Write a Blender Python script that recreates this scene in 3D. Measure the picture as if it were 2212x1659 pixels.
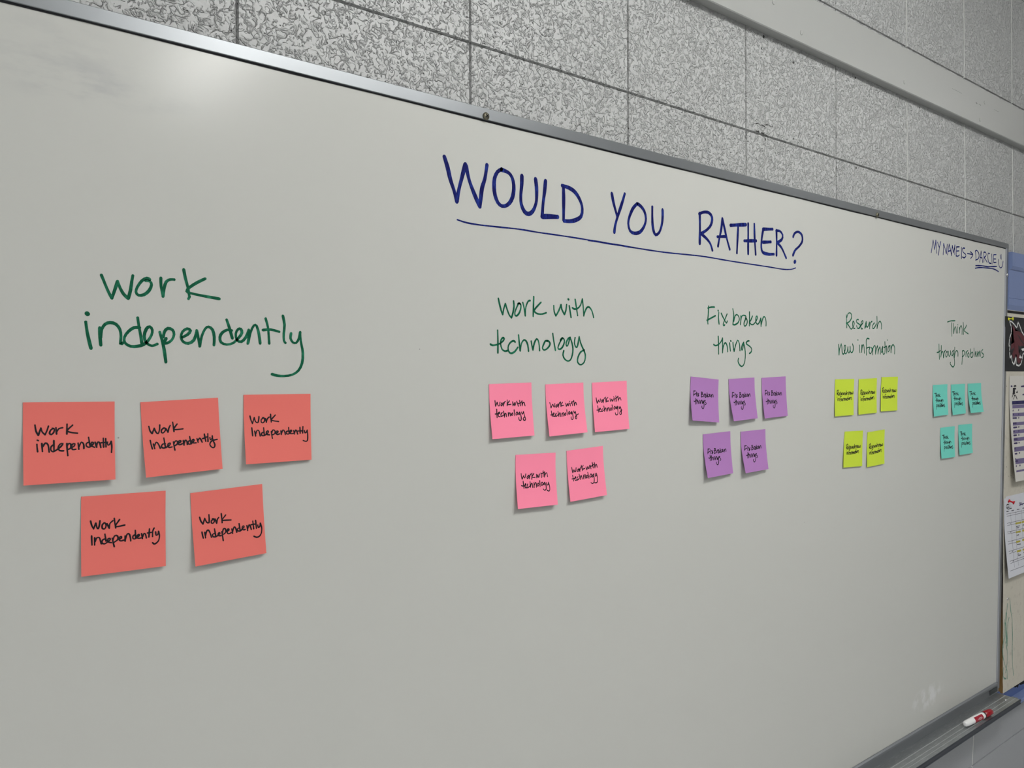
import bpy, bmesh, math, random
from mathutils import Vector, Matrix

random.seed(7)
for o in list(bpy.data.objects):
    bpy.data.objects.remove(o, do_unlink=True)
S = bpy.context.scene
COL = S.collection

# ------------------------------------------------------------------ camera
cam_data = bpy.data.cameras.new('camera')
cam_data.sensor_fit = 'HORIZONTAL'
cam_data.sensor_width = 36.0
cam_data.lens = 36.0 * 1680.0 / 2212.0
cam_data.clip_start = 0.02
cam = bpy.data.objects.new('camera', cam_data)
COL.objects.link(cam)
ROT = Matrix(((0.7900079, 0.00894, -0.6130315), (-0.6130864, 0.0057195, -0.7899952), (-0.0035564, 0.9999437, 0.0099994)))
cam.matrix_world = Matrix.Translation((0.0, -0.86, 1.60)) @ ROT.to_4x4()
S.camera = cam

# ------------------------------------------------------------------ world, exposure
w = bpy.data.worlds.new('world'); S.world = w; w.use_nodes = True
w.node_tree.nodes['Background'].inputs[0].default_value = (0.75, 0.85, 1.0, 1)
w.node_tree.nodes['Background'].inputs[1].default_value = 0.15
S.view_settings.view_transform = 'Standard'
S.view_settings.look = 'None'
S.view_settings.gamma = 1.0
S.view_settings.use_curve_mapping = False
S.view_settings.exposure = 0.0
LAMP_NEAR, LAMP_MAIN, LAMP_SIDE, LAMP_FAR = 13.5, 24.5, 10.5, 26.0

# ------------------------------------------------------------------ helpers
def tag(o, label=None, cat=None, group=None, kind=None):
    if label: o['label'] = label
    if cat: o['category'] = cat
    if group: o['group'] = group
    if kind: o['kind'] = kind
    return o

def mesh(name, verts, faces, mat=None, parent=None, smooth=False, mats=None, idx=None):
    """one mesh object; verts are in world metres, the object's origin goes to its parent's (or its own centre)"""
    if parent is not None:
        org = WPOS[parent.name]
    else:
        c = [sum(v[i] for v in verts) / len(verts) for i in range(3)]
        org = Vector(c)
    me = bpy.data.meshes.new(name)
    me.from_pydata([Vector(v) - org for v in verts], [], faces)
    for m in (mats or [mat]):
        me.materials.append(m)
    if idx:
        for p, i in zip(me.polygons, idx): p.material_index = i
    if smooth:
        for p in me.polygons: p.use_smooth = True
    me.update()
    o = bpy.data.objects.new(name, me); COL.objects.link(o)
    if parent is not None:
        o.parent = parent
    else:
        o.location = org
    WPOS[o.name] = org
    return o
WPOS = {}

def empty(name, loc):
    o = bpy.data.objects.new(name, None); COL.objects.link(o)
    o.empty_display_size = 0.05; o.location = loc; WPOS[o.name] = Vector(loc)
    return o

class Geo:
    def __init__(s): s.v = []; s.f = []; s.i = []
    def add(s, vs, fs, i=0):
        n = len(s.v); s.v += [tuple(v) for v in vs]; s.f += [tuple(n + k for k in f) for f in fs]; s.i += [i] * len(fs)
    def box(s, x0, x1, y0, y1, z0, z1, i=0, bev=0.0):
        bm = bmesh.new(); bmesh.ops.create_cube(bm, size=1)
        for v in bm.verts: v.co = ((x0 + x1) / 2 + v.co.x * (x1 - x0), (y0 + y1) / 2 + v.co.y * (y1 - y0), (z0 + z1) / 2 + v.co.z * (z1 - z0))
        if bev: bmesh.ops.bevel(bm, geom=bm.edges[:], offset=bev, segments=2, affect='EDGES', profile=0.5)
        s.bm(bm, i)
    def bm(s, bm, i=0):
        bm.verts.index_update()
        s.add([v.co[:] for v in bm.verts], [[v.index for v in f.verts] for f in bm.faces], i); bm.free()
    def prism(s, prof, x0, x1, i=0):
        """profile in (y, z) run along x, ends closed; x0/x1 may be functions of z"""
        a = x0 if callable(x0) else (lambda z: x0); b = x1 if callable(x1) else (lambda z: x1)
        n = len(prof)
        vs = [(a(z), y, z) for y, z in prof] + [(b(z), y, z) for y, z in prof]
        fs = [(k, (k + 1) % n, n + (k + 1) % n, n + k) for k in range(n)] + [tuple(range(n))[::-1], tuple(range(n, 2 * n))]
        s.add(vs, fs, i)
    def lathe(s, prof, p0, axis, n=24, i=0, ang=None):
        """profile (t along axis, radius)"""
        ax = Vector(axis).normalized(); u = ax.orthogonal().normalized(); w_ = ax.cross(u)
        a0, a1 = ang or (0, 2 * math.pi); full = ang is None
        m = n if full else n + 1; vs = []; fs = []
        for t, r in prof:
            for k in range(m):
                a = a0 + (a1 - a0) * k / n
                vs.append(Vector(p0) + ax * t + (u * math.cos(a) + w_ * math.sin(a)) * r)
        for j in range(len(prof) - 1):
            for k in range(n):
                k2 = (k + 1) % m
                fs.append((j * m + k, j * m + k2, (j + 1) * m + k2, (j + 1) * m + k))
        if full:
            fs.append(tuple(range(m))[::-1]); fs.append(tuple((len(prof) - 1) * m + k for k in range(m)))
        s.add(vs, fs, i)
    def out(s, name, mat=None, parent=None, smooth=False, mats=None):
        return mesh(name, s.v, s.f, mat, parent, smooth, mats, s.i if mats else None)

def smooth_line(pts, step):
    """Catmull-Rom through the pen positions"""
    P = [Vector(p) for p in pts]
    if len(P) == 2:
        n = max(1, int((P[1] - P[0]).length / step)); return [P[0].lerp(P[1], k / n) for k in range(n + 1)]
    Q = [P[0] * 2 - P[1]] + P + [P[-1] * 2 - P[-2]]; out = []
    for k in range(len(P) - 1):
        a, b, c, d = Q[k:k + 4]
        n = max(2, int((c - b).length / step))
        for j in range(n):
            t = j / n
            out.append(0.5 * ((2 * b) + (c - a) * t + (2 * a - 5 * b + 4 * c - d) * t * t + (3 * b - a - 3 * c + d) * t ** 3))
    out.append(P[-1]); return out

def ribbon(pts, width, vary=0.12):
    """2-D ink ribbon with round ends -> (verts2d, faces)"""
    n = len(pts); vs = []; fs = []
    ph = random.random() * 6
    for k, p in enumerate(pts):
        a = pts[max(k - 1, 0)]; b = pts[min(k + 1, n - 1)]
        t = (b - a); t = t.normalized() if t.length > 1e-9 else Vector((1, 0))
        h = width / 2 * (1 + vary * math.sin(k * 0.55 + ph))
        nn = Vector((-t.y, t.x)) * h
        vs += [p + nn, p - nn]
    for k in range(n - 1): fs.append((2 * k, 2 * k + 1, 2 * k + 3, 2 * k + 2))
    for e, q, nxt in ((0, pts[0], pts[1]), (n - 1, pts[-1], pts[-2])):
        t = (q - nxt); t = t.normalized() if t.length > 1e-9 else Vector((1, 0))
        a0 = math.atan2(t.y, t.x); base = len(vs); h = width / 2
        vs.append(q)
        for j in range(7):
            a = a0 - math.pi / 2 + math.pi * j / 6
            vs.append(q + Vector((math.cos(a), math.sin(a))) * h * 0.98)
        for j in range(6): fs.append((base, base + 1 + j, base + 2 + j))
    return vs, fs

def pairs(l): return [(l[k], l[k + 1]) for k in range(0, len(l), 2)]

# ------------------------------------------------------------------ materials
def srgb(r, g, b):
    f = lambda c: (c / 255 / 12.92) if c / 255 <= 0.04045 else ((c / 255 + 0.055) / 1.055) ** 2.4
    return (f(r), f(g), f(b), 1)
MATS = {}
def mat(name, col, rough=0.6, metal=0.0, spec=0.5):
    m = bpy.data.materials.new(name); m.use_nodes = True
    b = m.node_tree.nodes['Principled BSDF']
    b.inputs['Base Color'].default_value = col if len(col) == 4 else (*col, 1)
    b.inputs['Roughness'].default_value = rough; b.inputs['Metallic'].default_value = metal
    b.inputs['Specular IOR Level'].default_value = spec
    MATS[name] = m; return m
class N:
    """tiny node-tree helper"""
    def __init__(s, m): s.t = m.node_tree; s.b = s.t.nodes['Principled BSDF']
    def n(s, typ, **k):
        x = s.t.nodes.new(typ)
        for a, v in k.items():
            if a.startswith('i_'): x.inputs[a[2:].replace('_', ' ')].default_value = v
            else: setattr(x, a, v)
        return x
    def l(s, a, b): s.t.links.new(a, b)
    def math(s, op, a, b=None, c=None):
        x = s.n('ShaderNodeMath', operation=op)
        for i, v in enumerate((a, b, c)):
            if v is None: continue
            if isinstance(v, (int, float)): x.inputs[i].default_value = v
            else: s.l(v, x.inputs[i])
        return x.outputs[0]
    def mapr(s, v, a, b, c=0., d=1.):
        x = s.n('ShaderNodeMapRange', interpolation_type='SMOOTHSTEP')
        s.l(v, x.inputs[0])
        for i, q in zip((1, 2, 3, 4), (a, b, c, d)): x.inputs[i].default_value = q
        return x.outputs[0]
    def pos(s, sc=(1, 1, 1)):
        g = s.n('ShaderNodeNewGeometry'); mp = s.n('ShaderNodeMapping'); mp.inputs['Scale'].default_value = sc
        s.l(g.outputs['Position'], mp.inputs['Vector']); return mp.outputs[0]
    def noise(s, vec, scale, detail=2., rough=.5, dist=0.):
        x = s.n('ShaderNodeTexNoise'); s.l(vec, x.inputs['Vector'])
        x.inputs['Scale'].default_value = scale; x.inputs['Detail'].default_value = detail
        x.inputs['Roughness'].default_value = rough; x.inputs['Distortion'].default_value = dist
        return x.outputs['Fac']
    def mix(s, f, a, b):
        x = s.n('ShaderNodeMix', data_type='RGBA')
        for i, v in ((0, f), (6, a), (7, b)):
            if isinstance(v, (tuple, float, int)): x.inputs[i].default_value = v
            else: s.l(v, x.inputs[i])
        return x.outputs[2]
    def bump(s, h, strength, dist):
        x = s.n('ShaderNodeBump'); x.inputs['Strength'].default_value = strength; x.inputs['Distance'].default_value = dist
        s.l(h, x.inputs['Height']); s.l(x.outputs[0], s.b.inputs['Normal'])

# painted block wall: trowelled worm-like ridges, pin holes
def wall_paint(name, col, ridge, pits):
    m = mat(name, col, 0.42); k = N(m); p = k.pos()
    a = k.noise(p, 85, 1.6, .5, .7); b = k.noise(k.pos((1.01, 1, .97)), 125, 1.2, .45, 1.1)
    r1 = k.mapr(k.math('ABSOLUTE', k.math('SUBTRACT', a, .5)), .0, .05, 1., 0.)
    r1 = k.math('MULTIPLY', r1, k.mapr(k.noise(p, 150, 1.0), .36, .56))
    r2 = k.mapr(k.math('ABSOLUTE', k.math('SUBTRACT', b, .5)), .0, .06, 1., 0.)
    r2 = k.math('MULTIPLY', r2, k.mapr(k.noise(k.pos((1, 1, 1.2)), 130, 1.0), .42, .60))
    h = k.math('MULTIPLY', k.math('MAXIMUM', r1, k.math('MULTIPLY', r2, .75)), ridge)
    h = k.math('ADD', h, k.math('MULTIPLY', k.noise(p, 240, 3), .16 * ridge))
    h = k.math('ADD', h, k.math('MULTIPLY', k.noise(p, 30, 2), .5 * ridge))
    if pits:
        v = k.n('ShaderNodeTexVoronoi'); k.l(p, v.inputs['Vector']); v.inputs['Scale'].default_value = 105
        sep = k.n('ShaderNodeSeparateColor'); k.l(v.outputs['Color'], sep.inputs[0])
        d = k.mapr(v.outputs['Distance'], .075, .13, 1., 0.)
        d = k.math('MULTIPLY', d, k.math('GREATER_THAN', sep.outputs[0], .42))
        h = k.math('SUBTRACT', h, k.math('MULTIPLY', d, 1.1))
        dirt = k.math('MULTIPLY', k.noise(p, 5, 3), .25)
        base = k.mix(dirt, col, tuple(c * .8 for c in col[:3]) + (1,))
        k.l(k.mix(k.math('MULTIPLY', d, .85), base, srgb(70, 70, 68)), k.b.inputs['Base Color'])
    k.bump(h, 1.0, .0023)
    return m
M_WALL = wall_paint('painted_block', (0.465, 0.47, 0.468, 1), 1.0, True)
M_GREY = wall_paint('grey_painted_block', (0.34, 0.35, 0.368, 1), 0.05, False)
M_JOINT = mat('painted_joint', (0.40, 0.403, 0.40, 1), .5)
M_TRIM = mat('cream_painted_wood', (0.385, 0.39, 0.375, 1), .4)
k = N(M_TRIM); k.bump(k.noise(k.pos((1, 1, 6)), 40, 3), .15, .0006)
M_CHIP = mat('bare_dark_chip', srgb(38, 38, 36), .9)

# whiteboard enamel with faint erased smears and specks
M_BOARD = mat('whiteboard_enamel', (0.564, 0.566, 0.534, 1), .18, 0, .5); k = N(M_BOARD)
p = k.pos(); g = k.n('ShaderNodeNewGeometry'); sx = k.n('ShaderNodeSeparateXYZ'); k.l(g.outputs['Position'], sx.inputs[0])
def blob(cx, cz, rx, rz):
    a = k.math('POWER', k.math('DIVIDE', k.math('SUBTRACT', sx.outputs[0], cx), rx), 2)
    b = k.math('POWER', k.math('DIVIDE', k.math('SUBTRACT', sx.outputs[2], cz), rz), 2)
    return k.mapr(k.math('ADD', a, b), 0., 1., 1., 0.)
sm = k.mapr(k.noise(k.pos((1, 1, 2.5)), 14, 4, .6), .40, .68)
stain = k.math('MULTIPLY', k.math('ADD', blob(.118, 1.905, .075, .05), k.math('MULTIPLY', blob(.16, 1.885, .1, .02), .7)), sm)
base = k.mix(k.math('MULTIPLY', stain, .26), (0.564, 0.566, 0.534, 1), (.28, .29, .325, 1))
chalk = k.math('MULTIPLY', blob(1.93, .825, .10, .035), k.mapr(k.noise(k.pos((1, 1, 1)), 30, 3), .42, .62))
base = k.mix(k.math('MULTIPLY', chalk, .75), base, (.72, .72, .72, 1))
v = k.n('ShaderNodeTexVoronoi'); k.l(p, v.inputs['Vector']); v.inputs['Scale'].default_value = 17
sep = k.n('ShaderNodeSeparateColor'); k.l(v.outputs['Color'], sep.inputs[0])
sp = k.math('MULTIPLY', k.mapr(v.outputs['Distance'], .010, .018, 1., 0.), k.math('GREATER_THAN', sep.outputs[0], .72))
k.l(k.mix(k.math('MULTIPLY', sp, .6), base, (.12, .12, .12, 1)), k.b.inputs['Base Color'])
def alu(name, col, rough, metal=.9):
    m = mat(name, col, rough, metal); k = N(m)
    k.l(k.mapr(k.noise(k.pos((1.2, 3, 3)), 4, 2), .3, .7, rough - .015, rough + .02), k.b.inputs['Roughness'])
    return m
M_ALU = alu('brushed_aluminium', srgb(140, 143, 146), .32, .72)
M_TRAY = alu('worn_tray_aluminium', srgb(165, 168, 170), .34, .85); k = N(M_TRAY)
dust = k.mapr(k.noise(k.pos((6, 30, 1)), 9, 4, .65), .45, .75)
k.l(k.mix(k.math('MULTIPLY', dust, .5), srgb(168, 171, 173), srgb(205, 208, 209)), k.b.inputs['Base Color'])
M_RIDGE = mat('bare_ridge', srgb(205, 208, 208), .5, .3)
M_LIP = mat('highlit_lip', srgb(172, 175, 182), .35, .35)  # highlight on the right frame's inner side, put into a pale colour
M_RLIP = mat('rail_lip_metal', srgb(138, 141, 145), .35, .5)
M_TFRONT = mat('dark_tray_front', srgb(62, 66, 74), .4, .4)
M_LJOINT = mat('pale_joint', srgb(214, 215, 212), .6)
M_GASKET = mat('black_gasket', srgb(16, 17, 24), .6)
M_SCREW = mat('tarnished_screw', srgb(120, 116, 100), .35, .8)
M_STEEL = mat('bright_screw', srgb(215, 215, 215), .22, 1)
M_SLOT = mat('screw_recess', srgb(12, 12, 10), .8)

def ink(name, c1, c2, sc=(1, 1, 1), rough=.45):
    m = mat(name, c1, rough, 0, .12); k = N(m)
    f = k.mapr(k.noise(k.pos(sc), 120, 3, .6), .42, .72)
    k.l(k.mix(f, c1, c2), k.b.inputs['Base Color']); return m
M_NAVY = ink('navy_marker_ink', srgb(7, 12, 84), srgb(30, 52, 138), (1.4, 1, .6), .6)
M_GREEN = ink('green_marker_ink', srgb(12, 84, 58), srgb(40, 120, 90), (1, 1, .7))
M_BLACK = mat('black_pen_ink', srgb(14, 10, 20), .5, 0, .3)

def paper(name, c, spec=.25):
    m = mat(name, c, .75, 0, spec); k = N(m)
    f = k.noise(k.pos(), 900, 2)
    k.l(k.mix(k.math('MULTIPLY', f, .10), c, tuple(q * .85 for q in c[:3]) + (1,)), k.b.inputs['Base Color'])
    k.bump(k.noise(k.pos(), 1500, 2), .12, .0002); return m
M_NOTE = {'N': paper('coral_paper', (.80, .178, .150, 1)), 'P': paper('pink_paper', (1.0, .265, .40, 1)),
          'U': paper('lilac_paper', (.42, .20, .48, 1)), 'Y': paper('lime_paper', (.56, .70, .05, 1)),
          'T': paper('teal_paper', (.165, .62, .52, 1))}
M_WHITE = paper('white_paper', (.66, .67, .72, 1)); M_CREAM = paper('cream_paper', (.62, .60, .56, 1))
M_PANEL = mat('painted_fibreboard', srgb(196, 192, 180), .8); k = N(M_PANEL)
f = k.mapr(k.noise(k.pos(), 60, 4, .65), .52, .75)
k.l(k.mix(k.math('MULTIPLY', f, .35), srgb(198, 193, 180), srgb(150, 144, 132)), k.b.inputs['Base Color'])
k.bump(k.noise(k.pos((1, 1, .5)), 180, 3), .5, .001)
M_BROWN = mat('raw_fibreboard_edge', srgb(120, 88, 42), .9); k = N(M_BROWN)
bc = k.mix(k.noise(k.pos((1, 1, .3)), 90, 3), srgb(84, 56, 26), srgb(140, 108, 60))
sz = k.n('ShaderNodeSeparateXYZ'); k.l(k.pos(), sz.inputs[0])
k.l(k.mix(k.mapr(k.math('ADD', sz.outputs[2], k.math('MULTIPLY', k.noise(k.pos(), 18, 3), .16)), .90, 1.10), bc, srgb(44, 40, 38)), k.b.inputs['Base Color'])
M_BLUE = mat('blue_gloss_paint', srgb(114, 130, 172), .38); M_BLUE_SHADE = mat('shaded_blue_paint', srgb(80, 100, 152), .38); k = N(M_BLUE); k.bump(k.noise(k.pos((3, 3, 3)), 40, 3), .2, .0008)  # second blue is a shaded copy, for the bottom board
M_DARK = mat('dark_void', srgb(8, 8, 10), .9)
M_POSTER = mat('black_poster', srgb(12, 13, 20), .5)
M_RED = mat('dark_red_print', srgb(84, 20, 32), .5); M_PWHITE = mat('white_print', srgb(225, 225, 225), .5)
M_PURPLE = mat('purple_print', srgb(108, 98, 136), .7); M_NAVYP = mat('navy_print', srgb(16, 16, 78), .7)
M_GREYP = mat('grey_print', srgb(92, 92, 104), .8); M_YELP = mat('yellow_highlighter', srgb(176, 164, 62), .7)
M_INKP = mat('dark_print', srgb(30, 28, 36), .8); M_VIO = mat('violet_print', srgb(58, 48, 92), .8)
M_SCRIB = ink('faint_green_ink', srgb(96, 138, 120), srgb(140, 165, 150))
M_YPIN = mat('yellow_pin_plastic', srgb(206, 206, 40), .25); M_RPIN = mat('red_pin_plastic', srgb(190, 16, 36), .25)
M_MWHITE = mat('white_marker_plastic', (.88, .88, .88, 1), .3); M_MRED = mat('red_marker_plastic', srgb(150, 8, 28), .3)
M_MLAB = mat('red_marker_label', srgb(160, 16, 42), .4); M_MBLK = mat('black_marker_collar', srgb(24, 20, 24), .4)
M_FLOOR = mat('floor_tile', (.66, .67, .68, 1), .35); k = N(M_FLOOR)
ck = k.n('ShaderNodeTexChecker'); k.l(k.pos(), ck.inputs['Vector']); ck.inputs['Scale'].default_value = 3.28
k.l(k.mix(ck.outputs['Fac'], (.66, .67, .68, 1), (.70, .71, .72, 1)), k.b.inputs['Base Color'])
M_CEIL = mat('ceiling_tile', (.82, .82, .81, 1), .9); k = N(M_CEIL); k.bump(k.noise(k.pos(), 120, 3), .4, .002)
M_ROOM = mat('room_paint', (.66, .66, .645, 1), .6)
M_LHOUSE = mat('lamp_housing', (.75, .75, .75, 1), .4)
def glow(name, s):
    m = bpy.data.materials.new(name); m.use_nodes = True; t = m.node_tree; t.nodes.clear()
    e = t.nodes.new('ShaderNodeEmission'); o = t.nodes.new('ShaderNodeOutputMaterial')
    e.inputs[0].default_value = (1.0, 1.0, .975, 1); e.inputs[1].default_value = s; t.links.new(e.outputs[0], o.inputs[0]); return m

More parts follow.
